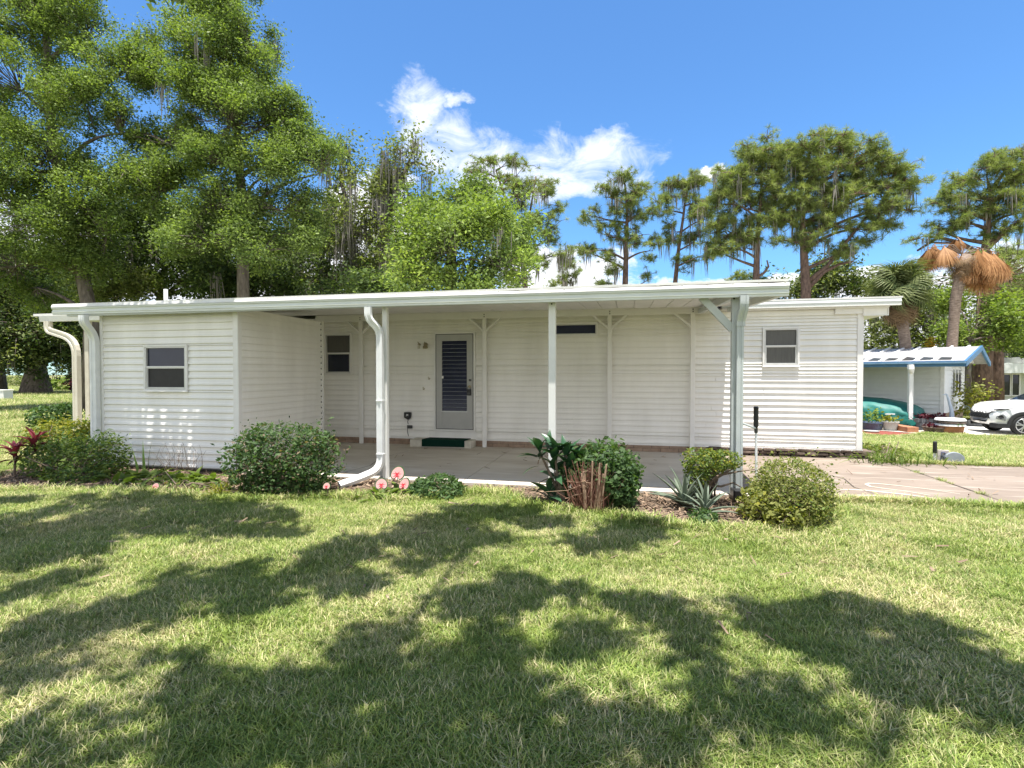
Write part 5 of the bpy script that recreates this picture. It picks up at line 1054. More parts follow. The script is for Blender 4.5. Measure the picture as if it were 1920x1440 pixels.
# the shade tree over the lawn: its crown is above and behind the camera, its shadow lies on the grass
def sub_px(o, s, pts): return [(o[0]+x/s, o[1]+y/s) for x, y in pts]
SH = [
 [(0, 938), (120, 935), (260, 930), (420, 945), (520, 950), (560, 975), (500, 990), (380, 1005), (233, 1000), (193, 1043), (83, 1067), (0, 1103)],
 [(233, 1000), (330, 995), (560, 992), (560, 1008), (400, 1012)],
 sub_px((0, 1000), 3, [(0, 430), (50, 330), (400, 225), (590, 220), (450, 275), (200, 345)]),
 sub_px((0, 1000), 3, [(1920, 60), (1760, 110), (1700, 230), (1400, 310), (1430, 190), (1330, 200), (1000, 200), (880, 270), (900, 350), (700, 400), (400, 480), (0, 500), (0, 660), (300, 650), (620, 560), (900, 540), (1200, 460), (1400, 470), (1700, 370), (1920, 370)]),
 sub_px((0, 1000), 3, [(600, 800), (900, 740), (1100, 715), (1500, 700), (1920, 560), (1920, 1320), (0, 1320), (0, 1010), (300, 1050), (600, 960), (760, 880)]),
 sub_px((0, 1000), 3, [(0, 690), (60, 790), (330, 720), (400, 800), (250, 850), (0, 860)]),
 sub_px((640, 900), 2.667, [(0, 290), (200, 320), (420, 190), (600, 170), (700, 260), (940, 340), (900, 420), (700, 430), (600, 380), (420, 450), (250, 430), (0, 400)]),
 sub_px((640, 900), 2.667, [(450, 150), (950, 140), (1000, 190), (1600, 230), (1620, 320), (1480, 330), (1380, 370), (1180, 370), (1000, 250), (600, 170)]),
 sub_px((640, 900), 2.667, [(0, 490), (300, 490), (340, 560), (480, 550), (440, 600), (250, 640), (0, 580)]),
 sub_px((640, 900), 2.667, [(530, 640), (640, 510), (900, 490), (990, 560), (1220, 550), (1240, 600), (1000, 640), (860, 650), (700, 690), (560, 690)]),
 sub_px((640, 900), 2.667, [(1270, 570), (1700, 620), (1707, 710), (1450, 680), (1270, 610)]),
 sub_px((640, 900), 2.667, [(670, 720), (830, 690), (900, 850), (800, 880), (670, 850)]),
 sub_px((640, 900), 2.667, [(1100, 800), (1180, 740), (1330, 740), (1380, 850), (1250, 910), (1030, 900)]),
 sub_px((640, 900), 2.667, [(0, 760), (200, 660), (330, 700), (300, 840), (230, 920), (400, 860), (700, 870), (880, 950), (900, 1020), (1120, 1060), (1160, 1180), (1400, 1170), (1707, 1280), (1707, 1500), (0, 1500)]),
 sub_px((1280, 940), 2.88, [(210, 560), (330, 550), (600, 610), (830, 530), (1200, 580), (1450, 740), (1550, 860), (1900, 820), (1900, 1240), (1600, 1250), (1200, 1180), (1000, 1000), (830, 980), (700, 860), (450, 740), (330, 640)]),
 sub_px((1280, 940), 2.88, [(0, 590), (100, 640), (150, 800), (100, 900), (0, 850)]),
 sub_px((1280, 940), 2.88, [(80, 1010), (350, 960), (600, 1090), (800, 1060), (1000, 1060), (1250, 1210), (1000, 1300), (700, 1290), (400, 1220), (0, 1130)]),
]
LIT = [
 sub_px((0, 1000), 3, [(560, 880), (800, 820), (700, 960), (430, 1010), (330, 980)]), sub_px((0, 1000), 3, [(1680, 770), (1760, 680), (1920, 620), (1920, 790), (1800, 820)]),
 sub_px((0, 1000), 3, [(620, 1240), (700, 1120), (900, 1090), (880, 1200), (760, 1300)]),
 sub_px((640, 900), 2.667, [(80, 1220), (120, 1130), (230, 1120), (260, 1180), (180, 1240)]), sub_px((640, 900), 2.667, [(500, 1290), (560, 1240), (800, 1160), (820, 1200), (720, 1300), (580, 1330)]),
 sub_px((640, 900), 2.667, [(940, 1240), (1000, 1190), (1150, 1240), (1140, 1330), (980, 1330)]),
 sub_px((1280, 940), 2.88, [(1180, 1300), (1300, 1180), (1500, 1150), (1550, 1220), (1900, 1240), (1900, 1440), (1250, 1440)]),
]
rng = np.random.default_rng(500)
shp = [[tuple(gnd(x, y).to_2d()) for x, y in q] for q in SH]; LIT = [[(sum(p[0] for p in q)/len(q)*-.4+x*1.4, sum(p[1] for p in q)/len(q)*-.4+y*1.4) for x, y in q] for q in LIT]; lit = [[tuple(gnd(x, y).to_2d()) for x, y in q] for q in LIT]
Q = np.stack([rng.uniform(-10.5, 6.5, 60000), rng.uniform(1.2, 7.0, 60000)], 1); Q3 = np.concatenate([Q, np.zeros((len(Q), 1))], 1)
ins = np.zeros(len(Q), bool)
for q in shp: ins |= inpoly(Q3, q)
for q in lit: ins &= ~inpoly(Q3, q)
Q3 = Q3[ins]; Q3 = Q3[(rng.random(len(Q3)) < .34) & (snoise(Q3*np.array([1, 1, 0]), 77, 2.4)+.75*snoise(Q3*np.array([1, 1, 0]), 78, 6.0) < .34)]
# dapple on the shed front and corner shrubs, then the rest of the crown, out of sight behind
ex = []
for x0, x1 in ((-8.72, -8.5), (-6.70, -6.15)): ex.append(np.stack([rng.uniform(x0, x1, int(260*(x1-x0))+6), np.full(int(260*(x1-x0))+6, SY0+.0)-rng.random(int(260*(x1-x0))+6)*.10, np.full(int(260*(x1-x0))+6, .7)], 1))
ex.append(np.stack([rng.uniform(-8.5, -6.7, 26), SY0-rng.random(26)*.10, np.full(26, .7)], 1))
ex.append(np.stack([rng.uniform(-9.8, -6.4, 150), rng.uniform(5.75, 6.6, 150), np.full(150, .4)], 1))
Q3 = np.concatenate([Q3]+ex)
zt = 8.0+1.2*snoise(Q3*np.array([.35, .35, 0]), 6, 1.0)+rng.normal(size=len(Q3))*.35; zt = zt.clip(6.9, 11)
sv = np.array(SUNV)/SUNV.z; CL = Q3+sv*(zt-Q3[:, 2])[:, None]
bk = np.stack([rng.uniform(-11, 8, 900), rng.uniform(-9, -1.0, 900), rng.uniform(7.5, 14, 900)], 1); CLA = np.concatenate([CL, bk])
k = np.repeat(np.arange(len(CLA)), 11); P = CLA[k]+rng.normal(size=(len(k), 3))*np.array([.08, .08, .05])
t = empty('shade_tree', (-2.2, -5.2, 0), 'big spreading tree whose leafy shadow falls over the front lawn', 'tree')
nplink('crown', leaves(P, .12, .55, 1.4, rng=rng), M['leaf'], t)
b = MB(); TT = [(-2.2, -5.2, -.05), (-2.25, -5.2, 2.5), (-2.1, -5.0, 5), (-1.9, -4.6, 6.8), (-1.8, -4.2, 8.0)]; b.tube(TT, [.55, .42, .36, .3, .2], 12)
hubs = [np.array(h) for h in ((-8, 1.5, 8.0), (-5.5, 3.2, 8.2), (-3, 1.2, 8.0), (-1, 3.2, 8.3), (1.5, 1.2, 8.0), (4.5, .5, 8.1), (-6, -5, 10), (3.5, -5, 10), (-8.5, 4.6, 8.3), (-1.5, -7, 11.5))]
for h in hubs:
    pts = limb_path(TT[3] if h[1] < 3 else TT[4], h, rng, .04); b.tube([tuple(q) for q in pts], [.075*(1-.75*i/6) for i in range(7)], 7)
b.build('trunk', M['bark'], t, smooth=True)
H = np.array(hubs); sel = rng.choice(len(CLA), 420, replace=False); nn = np.argmin(((CLA[sel][:, None]-H[None])**2).sum(2), 1)
nplink('branches', twigs(H[nn], CLA[sel], .010, .004, .08, rng), M['bark'], t)
# ---------------------------------------------------------------- the neighbour's home at the right
S = 1.38; C0 = gnz(1767, 802); LD = Vector((-.82, .57, 0)).normalized(); GD = Vector((-LD.y*-1, -LD.x, 0)).normalized()
def NB(u, l, z=0): return C0 + GD*u*S + LD*l*S + Vector((0, 0, z*S))       # u into the gable, l along the long wall
nb = empty('neighbour_home', C0, 'neighbouring white mobile home with blue roof trim and a side carport', 'mobile home')
def hexa(b, u0, u1, l0, l1, z0, z1):
    v = [NB(u, l, z) for z in (z0, z1) for u, l in ((u0, l0), (u1, l0), (u1, l1), (u0, l1))]
    b.add(v, [(0,1,2,3),(7,6,5,4),(0,4,5,1),(1,5,6,2),(2,6,7,3),(3,7,4,0)])
GW = 4.0
M['nbroof'] = mat('neighbour_roof', (.40, .39, .385), (.27, .265, .26), .5, 6)
M['nbsiding'] = mat('neighbour_siding', (0.72, 0.735, 0.73), (0.66, 0.675, 0.67), 0.5, 3)
b = MB(); hexa(b, .02, GW-.02, .02, 10, .02, 1.95); b.build('wall', M['nbsiding'], nb)
b = MB(); 
for i in range(15):
    z = .05+i*.128
    for a in range(1):
        v = [NB(-.04, .0, z), NB(-.04, 10, z), NB(.0, 10, z+.126), NB(.0, .0, z+.126), NB(.018, 0, z), NB(.018, 10, z)]
        b.add(v, [(0,1,2,3),(0,4,5,1)])
for i in range(12):
    z = .42+i*.128; segs = ((0, GW),) if not (.95 < z+.06 < 1.80) else ((0, 1.55), (3.35, GW))
    for u0, u1 in segs:
        v = [NB(u0, -.04, z), NB(u1, -.04, z), NB(u1, .0, z+.126), NB(u0, .0, z+.126), NB(u0, .018, z), NB(u1, .018, z)]
        b.add(v, [(0,1,2,3),(0,4,5,1)])
for i in range(4):
    z = 1.96+i*.125; hw = max(.05, 2.0-(z-1.93)/.57*2.0)
    v = [NB(2-hw, -.30, z), NB(2+hw, -.30, z), NB(2+hw*.9, -.28, z+.122), NB(2-hw*.9, -.28, z+.122)]; b.add(v, [(0,1,2,3)])
b.build('siding', M['nbsiding'], nb, kind='stuff')
b = MB(); hexa(b, -.035, .05, -.035, .06, .02, 1.92); b.build('corner_trim', M['white_paint'], nb)
b = MB(); hexa(b, GW-.06, GW+.03, -.035, .06, .3, 1.92); b.build('corner_trim', M['white_paint'], nb)
b = MB(); hexa(b, .05, GW, -.01, .02, 0, .40); b.build('brick_skirt', M['brick'], nb)
bk = MB(); bk.box(0, .36, 0, .03, 0, .085); bk = bk.mesh('brick')
for r_ in range(4):
    for i in range(10):
        link('brick', bk, M['brick'], nb, mw=Matrix.Translation(NB(.06+i*.385+(.19 if r_ % 2 else 0)-.0, -.012, .012+r_*.098)) @ Matrix.Rotation(math.atan2(GD.y, GD.x), 4, 'Z'))
# roof with its long carport side
pts = [(-1.42, 1.93), (2.0, 2.47), (4.35, 1.99)]
b = MB(); l0, l1 = -.62, 10.5
v = [NB(u, l, z) for l in (l0, l1) for u, z in pts]+[NB(u, l, z-.05) for l in (l0, l1) for u, z in pts]
b.add(v, [(0,1,4,3),(1,2,5,4),(6,9,10,7),(7,10,11,8),(0,3,9,6),(2,8,11,5),(0,6,7,1),(1,7,8,2)]); b.build('roof', M['nbroof'], nb)
rib = MB()
for i in range(26):
    l = l0+.25+i*.42
    if l > l1: break
    for (ua, za), (ub, zb) in ((pts[0], pts[1]),):
        q = [NB(ua+.02, l-.03, za+.002), NB(ua+.02, l+.03, za+.002), NB(ub, l+.03, zb+.002), NB(ub, l-.03, zb+.002)]
        q2 = [p+Vector((0, 0, .06)) for p in q]; o = MB(); o.add(q+q2, [(0,3,2,1),(4,5,6,7),(0,1,5,4),(1,2,6,5),(2,3,7,6),(3,0,4,7)]); o.build('roof_rib', M['roofmetal'], nb)
    if i % 1 == 0:
        o = MB(); q = [NB(-1.0+.06*(i % 2), l+.06, 2.004), NB(-1.0, l+.36, 2.004), NB(-.45+.1*(i % 3), l+.36, 2.092+.016*(i % 3)), NB(-.55, l+.10, 2.077)]; o.add(q, [(0,1,2,3)]); o.build('roof_shade', M['darkmetal'], nb)  # dark quads stand in for the shade pattern between the roof ribs
def rail(name, p0, p1, h, d, m, off=0):
    d0 = (p1-p0).normalized(); n = d0.cross(Vector((0, 0, 1))).normalized()*d*S; z = Vector((0, 0, h*S))
    o = MB(); q = [p0-n, p0+n, p1+n, p1-n]; o.add(q+[p+z for p in q], [(0,3,2,1),(4,5,6,7),(0,1,5,4),(1,2,6,5),(2,3,7,6),(3,0,4,7)]); return o.build(name, m, nb)
zo = Vector((0, 0, 0))
rail('gutter', NB(-1.45, l0-.02, 1.80), NB(-1.45, l1, 1.80), .16, .05, M['bluetrim']); rail('gutter_lip', NB(-1.50, l0-.05, 1.885), NB(-1.50, l1, 1.885), .05, .06, mat('pale_blue_trim', (.20, .34, .48), (.16, .28, .40), .4))
rail('rake_trim', NB(-1.46, l0-.03, 1.80), NB(2.0, l0-.03, 2.34), .15, .03, M['bluetrim']); rail('rake_trim', NB(2.0, l0-.03, 2.34), NB(4.38, l0-.03, 1.86), .15, .03, M['bluetrim'])
pp = gnz(1706, 806); b = MB(); b.box(pp.x-.075, pp.x+.075, pp.y-.07, pp.y+.07, GZ, GZ+1.82*S); b.build('carport_post', M['white_paint'], nb, bevel=.01)
b = MB(); b.tube([(pp.x-.05, pp.y-.1, GZ+1.86*S), (pp.x-.05, pp.y-.12, GZ+1.74*S), (pp.x+.0, pp.y-.09, GZ+1.62*S)], [.12, .12, .06], 10); b.build('downspout', M['white_paint'], nb)
for u0 in (1.6, 2.2, 2.8):
    b = MB(); hexa(b, u0, u0+.5, -.02, .0, .96, 1.78); f = b.build('window', M['white_paint'], nb)
    b = MB(); hexa(b, u0+.06, u0+.40, -.03, -.021, 1.0, 1.74); b.build('pane', M['glass'], f)
slab = MB(); q = [NB(-2.6, -.7, .02), NB(.0, -.7, .02), NB(.0, 9, .02), NB(-2.0, 9, .02)]
slab.add(q, [(0, 1, 2, 3)]); slab.build('neighbour_slab', M['slab'], kind='structure')
drv = MB(); q = [gnz(*p, z=.025) for p in [(1800, 800), (1790, 812), (1830, 816), (1935, 819), (2300, 826), (2300, 792), (1850, 792)]]; drv.add(q, [tuple(range(len(q)))])
drv.build('neighbour_driveway', mat('pale_concrete', (.62, .60, .56), (.52, .50, .46), .85, 2), kind='structure')
bedm = MB(); q = [gnz(*p, z=.012) for p in [(1600, 800), (1620, 812), (1655, 817), (1690, 815), (1722, 811), (1722, 804), (1690, 798), (1600, 792)]]; bedm.add(q, [tuple(range(len(q)))]); bedm.build('red_mulch_bed', M['redmulch'], kind='structure')
ed = MB(); ed.tube([tuple(gnz(*p, z=.02)) for p in [(1600, 808), (1620, 814), (1655, 818.5), (1690, 817), (1735, 811)]], .035, 6); ed.build('bed_edging', mat('edging', (.55, .42, .32), (.42, .32, .25), .9), label='curved concrete edging round the red mulch bed', category='edging')
b = MB(); q = [gnz(*p) for p in [(1676, 806), (1712, 812)]]; dd = (q[1]-q[0]).normalized(); nn = Vector((-dd.y, dd.x, 0))*.2
b.add([q[0]-nn, q[1]-nn, q[1]+nn, q[0]+nn]+[p+Vector((0, 0, .22)) for p in (q[0]-nn, q[1]-nn, q[1]+nn, q[0]+nn)], [(0,3,2,1),(4,5,6,7),(0,1,5,4),(1,2,6,5),(2,3,7,6),(3,0,4,7)])
b.build('brick_kerb', M['terracotta'], bevel=.01, label='low terracotta brick kerb at the foot of the neighbour carport post', category='kerb')
# pots
def pot(px, py, r0, r1, h, m, label, plant=None, ring=None, n=160, ps=.2, cat='pot', group=None, pm='shrub', fill=True):
    p = gnz(px, py); t = empty('plant_pot', tuple(p), label, cat, group); r0, r1, h, ps = r0*S, r1*S, h*S, ps*S; plant = plant*S if plant else plant
    MB().lathe([(0, 0), (r0, 0), (r0*.5+r1*.5, h*.5), (r1, h*.88), (r1*1.08, h*.9), (r1*1.08, h), (r1*.94, h), (r1*.9, h*.85), (0, h*.85)], (p.x, p.y, GZ+.01), 18).build('pot', m, t, smooth=False)
    if ring:
        for z, mm in ring: MB().lathe([(0, 0), (r1*1.10, 0), (r1*1.06, .05), (r1*1.0, .075), (0, .075)], (p.x, p.y, GZ+z*S), 18).build('band', mm, t)
    if plant:
        rng = np.random.default_rng(int(px)); C_ = np.array([p.x, p.y, GZ+h+plant*.36])+rng.normal(size=(n, 3))*np.array([ps*.75, ps*.75, plant*.2]); nplink('foliage', leaves(C_, .13, .5, .7, rng=rng), M[pm], t)
    return t
pot(1634, 806, .24, .30, .22, M['bluepot'], 'wide blue grey pot with bright herb beside the home corner', .55, n=140, ps=.17, pm='leafbright')
pot(1649, 804, .12, .17, .2, M['lightpot'], 'small pale pot between the blue pot and the grey pot', .25, n=60, ps=.12)
pot(1669, 808, .14, .2, .26, M['lightpot'], 'grey tapered pot with small pale plant left of the kerb', .25, n=80, ps=.14, pm='shrubyel')
p = gnz(1634, 810.5); MB().lathe([(0, 0), (.22, 0), (.26, .045), (.24, .04), (0, .02)], (p.x, p.y, GZ+.015), 20).build('saucer', M['lightpot'], label='pale flat saucer lying on the red mulch', category='saucer')
pot(1781, 813, .27, .31, .22, M['terracotta'], 'large striped terracotta pot at the edge of the neighbour lawn', .12, [(.22, M['white_paint']), (.30, M['darkstone']), (.36, M['white_paint'])], n=20)
pot(1753, 812, .22, .27, .16, M['darkstone'], 'low dark bowl of reddish plants left of the striped pot', .15, n=90, ps=.16, pm='plumleaf')
t = pot(1828, 799, .36, .42, .18, M['greyblock'], 'wide low stone planter with tall pale green plant before the car', .0, n=10)
rng = np.random.default_rng(77); c = gnz(1822, 797); nplink('foliage', leaves(np.array([c.x, c.y, GZ+.95])+rng.normal(size=(520, 3))*np.array([.36, .28, .44]), .16, .45, .7, rng=rng), M['shrubyel'], t); nplink('foliage', leaves(np.array([c.x+.15, c.y, GZ+1.5])+rng.normal(size=(180, 3))*np.array([.4, .3, .16]), .14, .45, .7, rng=rng), M['boxwood'], t)
pl_ = empty('block_planter', gnz(1742, 806), 'low grey block planter wall at the foot of the neighbour wall', 'planter')
q0, q1 = gnz(1722, 808), gnz(1770, 808); dirv = (q1-q0); ang = math.atan2(dirv.y, dirv.x)
bk = MB(); bk.box(0, dirv.length/5-.02, 0, .22, 0, .145); bk = bk.mesh('block')
for r_ in range(3):
    for i in range(5): link('block', bk, M['greyblock'], pl_, mw=Matrix.Translation(q0+dirv*(i/5)+Vector((.06 if r_ % 2 else 0, 0, GZ*0+.01+r_*.158))) @ Matrix.Rotation(ang+random.uniform(-.03, .03), 4, 'Z'))
for i, fx in enumerate((.28, .72)):
    c = q0+dirv*fx; rng = np.random.default_rng(i+80); nplink('plant', leaves(np.array([c.x, c.y+.1, GZ+.54])+rng.normal(size=(80, 3))*np.array([.2, .12, .07]), .16, .5, .8, rng=rng), M['plumleaf'], pl_)
c = gnz(1786, 806); t = empty('garden_heron', tuple(c), 'slim pale blue garden figure behind the striped pot', 'garden figure')
def hp(dx, z): return (c.x+dx*S, c.y, GZ+z*S)
MB().tube([hp(-.02, .30), hp(-.03, .55), hp(-.10, .82), hp(-.16, 1.02)], [.09, .065, .045, .03], 8).build('body', M['palecloth'], t)
MB().tube([hp(-.16, 1.02), hp(-.28, 1.0)], [.03, .004], 6).build('beak', M['palecloth'], t)
for s_ in (-1, 1): MB().tube([hp(s_*.10, 0), hp(0, .34)], .025, 6).build('leg', M['palecloth'], t)

# car under a teal cover
cv = empty('covered_car', NB(-.7, 2.0), 'low car wrapped in a teal green cover under the neighbour carport', 'covered car')
SE = [(0, .16, .45), (.06, .40, .62), (.25, .52, .78), (.6, .60, .88), (1.1, .68, .92), (1.6, .70, .93), (2.1, .84, .90), (2.7, 1.06, .84), (3.4, 1.14, .82), (4.2, 1.02, .8), (4.4, .5, .7)]
v, f = [], []; K = 33; rng = np.random.default_rng(3)
def tarp_pt(s, h, w, j):
    a = math.pi*j/(K-1); cx, sz = math.cos(a), math.sin(a); e = .62
    y = math.copysign(abs(cx)**e, cx)*w; z = h*abs(sz)**.55 if h else 0
    wr = .03*math.sin(j*2.1+s*7)*(1-z/h)+.018*math.sin(s*13+j*.9)
    return NB(-.75+y+wr*(1 if cx < 0 else -1), .30+s+wr*.6, max(.12, z*1.12+.1+wr*.3))
NS = 44
for i in range(NS+1):
    s = SE[-1][0]*i/NS
    for a, b_ in zip(SE[:-1], SE[1:]):
        if a[0] <= s <= b_[0]+1e-6: fr = (s-a[0])/(b_[0]-a[0]); h = a[1]+(b_[1]-a[1])*fr; w = a[2]+(b_[2]-a[2])*fr; break
    v += [tarp_pt(s, h, w, j) for j in range(K)]
f = [(i*K+j, i*K+j+1, (i+1)*K+j+1, (i+1)*K+j) for i in range(NS) for j in range(K-1)]+[tuple(range(K))]
b = MB(); b.add(v, f); b.build('cover', M['tarp'], cv, smooth=True)
b = MB(); hexa(b, -1.56, .0, .5, 4.6, .03, .13); b.build('car_underside', M['black'], cv)
for u in (-1.45, .02):
    for l in (1.1, 3.7):
        o = NB(u, l, .24); b = MB(); b.tube([tuple(o-GD*.1), tuple(o+GD*.1)], .26, 18); b.build('tyre', M['tyre'], cv)
b = MB(); q = NB(-1.60, .95, .42); b.box(q.x-.22, q.x+.12, q.y-.06, q.y-.03, q.z, q.z+.05); b.build('cover_tag', M['white_paint'], cv)

# white crossover at the right picture edge (x forwards, y to its left, z up)
car = empty('parked_car', (0, 0, 0), 'white crossover car cut by the right picture edge on the neighbour drive', 'car')
wc = gnz(1915, 817); yaw = R(176); Fw = Vector((math.cos(yaw), math.sin(yaw), 0)); Lw = Vector((-Fw.y, Fw.x, 0)); O = wc - Fw*1.34 - Lw*.80; O.z = GZ+.025
car.location = O; ORG[car.name] = O.copy()
def cpt(x, y, z): return O + Fw*x + Lw*y + Vector((0, 0, z))
def cbuild(name, vs, fs, m, smooth=False, bevel=0, parent=None): b = MB(); b.add([cpt(*p) for p in vs], fs); return b.build(name, m, parent or car, smooth=smooth, bevel=bevel)
# stations: x, half width, bottom z, shoulder z, top z
ST = [(2.20, .52, .42, .60, .70), (2.17, .72, .36, .66, .84), (2.05, .84, .32, .76, .93), (1.85, .90, .30, .84, .985), (1.4, .925, .29, .90, 1.04), (.9, .93, .29, .95, 1.08), (.3, .93, .28, .99, 1.10), (-.8, .93, .28, 1.02, 1.12), (-1.6, .925, .30, 1.05, 1.14), (-2.05, .88, .36, 1.02, 1.12), (-2.22, .76, .42, .9, 1.0)]
ST = [(x, w, zb, zs+.09*min(1, (2.3-x)*2.5), zt+.13*min(1, (2.35-x)*2.5)) for x, w, zb, zs, zt in ST]
v = []
for x, w, zb, zs, zt in ST:
    half = [(w*.82, zb), (w*.97, zb+.10), (w*.985, (zb+zs)*.5), (w, zs-.06), (w*.955, zs+.02), (w*.80, zt-.015), (w*.4, zt+.015)]
    v += [(x, y, z) for y, z in half]+[(x, -y, z) for y, z in half[::-1]]
k = 14; n = len(ST)
f = [(i*k+j, i*k+(j+1) % k, (i+1)*k+(j+1) % k, (i+1)*k+j) for i in range(n-1) for j in range(k)]+[tuple(range(k)), tuple(range((n-1)*k, n*k))[::-1]]
cbuild('body', v, f, M['carwhite'], smooth=True)
GH = [(.95, .80, 1.07, 1.085), (.35, .72, 1.07, 1.46), (-.2, .70, 1.08, 1.60), (-1.1, .68, 1.09, 1.62), (-1.8, .66, 1.09, 1.52), (-2.1, .70, 1.09, 1.14)]
GH = [(x, w, z0+.10, z1+.07) for x, w, z0, z1 in GH]
v = []
for x, w, z0, z1 in GH: v += [(x, .86, z0), (x, w, z1-.05), (x, w*.8, z1), (x, -w*.8, z1), (x, -w, z1-.05), (x, -.86, z0)]
f = [(i*6+j, i*6+j+1, (i+1)*6+j+1, (i+1)*6+j) for i in range(5) for j in range(5)]
cbuild('cabin', v, f, M['carwhite'])
cbuild('windscreen', [(.93, .72, 1.21), (.93, -.72, 1.21), (.37, -.60, 1.53), (.37, .60, 1.53)], [(0, 1, 2, 3)], M['glass'])
for o_ in [o for o in car.children if o.name.startswith('windscreen')]: o_.modifiers.new('t', 'SOLIDIFY').thickness = -.02
for x0, x1 in ((.55, -.25), (-.32, -1.15)):
    cbuild('side_window', [(x0, .868, 1.22), (x1, .868, 1.22), (x1, .74, 1.56), (x0-.28, .75, 1.51)], [(0, 1, 2, 3)], M['glass'])
cbuild('bonnet_crease', [(2.0, .60, 1.03), (1.2, .70, 1.18), (1.2, .67, 1.20), (2.0, .57, 1.05)], [(0, 1, 2, 3)], M['carwhite'])
# nose: grille, day lamps, headlamp, lower bumper
gp = [(2.185, -.62, .56), (2.185, .62, .56), (2.20, .56, .70), (2.12, .74, .83), (2.12, -.74, .83), (2.20, -.56, .70)]
gr = cbuild('grille', [(x+.03, y, z) for x, y, z in gp]+[(x-.08, y, z) for x, y, z in gp], [tuple(range(6)), tuple(range(6, 12))[::-1]]+[(i, (i+1) % 6, 6+(i+1) % 6, 6+i) for i in range(6)], M['black'])
for r_ in range(4):
    for c_ in range(7):
        y = -.54+c_*.18+(.09 if r_ % 2 else 0); z = .585+r_*.062
        if abs(y) < .62: cbuild('grille_facet', [(2.237, y-.06, z), (2.237, y+.06, z), (2.225, y+.03, z+.035), (2.225, y-.03, z+.035)], [(0, 1, 2, 3)], M['darkmetal'], parent=gr)
for s in (1, -1):
    q = [(2.12, .70*s, .90), (2.02, .865*s, .93), (1.62, .945*s, .965), (1.63, .948*s, .945), (1.98, .885*s, .885), (2.13, .73*s, .86)]
    cbuild('day_lamp', q, [tuple(range(6)) if s > 0 else tuple(range(6))[::-1]], M['cladding'])
    q = [(2.08, .80*s, .68), (1.93, .90*s, .74), (1.84, .925*s, .64), (1.86, .925*s, .50), (1.98, .905*s, .52), (2.10, .80*s, .56)]
    cbuild('headlight', q, [tuple(range(6)) if s > 0 else tuple(range(6))[::-1]], M['lamp'])
    q = [(2.09, .83*s, .655), (1.96, .905*s, .70), (1.90, .925*s, .62), (2.0, .905*s, .55)]
    cbuild('lamp_housing', [(x+.008, y+.008*s, z) for x, y, z in q], [(0, 1, 2, 3) if s > 0 else (3, 2, 1, 0)], M['black'])
q = [(2.17, .60), (2.06, .86), (1.80, .94), (1.72, .945)]
cbuild('bumper', [(x+.02, y*1.01, z) for x, y in q for z in (.24, .40)]+[(x+.02, -y*1.01, z) for x, y in q[::-1] for z in (.24, .40)], [(2*i, 2*i+1, 2*i+3, 2*i+2) for i in range(7)], M['cladding'])
def arch(x0, s):
    v, f = [], []; m_ = 14
    for i in range(m_+1):
        a = math.pi*i/m_; c, sn = math.cos(a), math.sin(a)
        v += [(x0+c*.375, .95*s, .36+sn*.385), (x0+c*.46, .945*s, .36+sn*.47), (x0+c*.375, .80*s, .36+sn*.385), (x0+c*.47, .90*s, .36+sn*.48)]
    for i in range(m_): a = i*4; f += [(a, a+1, a+5, a+4), (a, a+4, a+6, a+2), (a+1, a+3, a+7, a+5)]
    cbuild('arch_cladding', v, f, M['cladding'])
    d = [(x0+.38*math.cos(2*math.pi*i/20), .933*s, .37+.375*math.sin(2*math.pi*i/20)) for i in range(20)]; cbuild('wheel_well', d, [tuple(range(20))], M['black'])
for x0 in (1.34, -1.34):
    for s in (1, -1):
        arch(x0, s); c = cpt(x0, .83*s, .345)
        b = MB(); b.tube([tuple(c-Lw*.11*s), tuple(c-Lw*.09*s), tuple(c+Lw*.10*s), tuple(c+Lw*.125*s), tuple(c+Lw*.125*s)], [.30, .345, .345, .31, .25], 26); wh = b.build('wheel', M['tyre'], car)
        b = MB(); b.tube([tuple(c+Lw*.118*s), tuple(c+Lw*.132*s)], .25, 24); b.build('rim_well', M['cladding'], wh)
        b = MB()
        for i in range(5):
            a = i*2*math.pi/5+.3
            for da in (-.16, .16):
                e = [c+Lw*.142*s+Fw*math.cos(a)*.05+Vector((0, 0, math.sin(a)*.05)), c+Lw*.142*s+Fw*math.cos(a+da)*.17+Vector((0, 0, math.sin(a+da)*.17)), c+Lw*.135*s+Fw*math.cos(a+da*1.5)*.245+Vector((0, 0, math.sin(a+da*1.5)*.245))]
                b.tube([tuple(p) for p in e], [.026, .02, .02], 6)
        ring = [c+Lw*.133*s+Fw*math.cos(t*2*math.pi/24)*.245+Vector((0, 0, math.sin(t*2*math.pi/24)*.245)) for t in range(25)]; b.tube([tuple(p) for p in ring], .014, 6, caps=False)
        b.tube([tuple(c+Lw*.13*s), tuple(c+Lw*.155*s)], .055, 12); b.build('rim', M['rim'], wh)
cbuild('sill_cladding', [(.9, .94, .25), (-.9, .94, .25), (-.9, .945, .42), (.9, .945, .42)], [(0, 1, 2, 3)], M['cladding'])
cbuild('wing_mirror', [(.62, .90, 1.10), (.45, .90, 1.10), (.45, 1.10, 1.10), (.60, 1.08, 1.10), (.62, .90, 1.24), (.45, .90, 1.24), (.45, 1.10, 1.23), (.60, 1.08, 1.22)], [(0,3,2,1),(4,5,6,7),(0,1,5,4),(1,2,6,5),(2,3,7,6),(3,0,4,7)], M['carwhite'], bevel=.02)

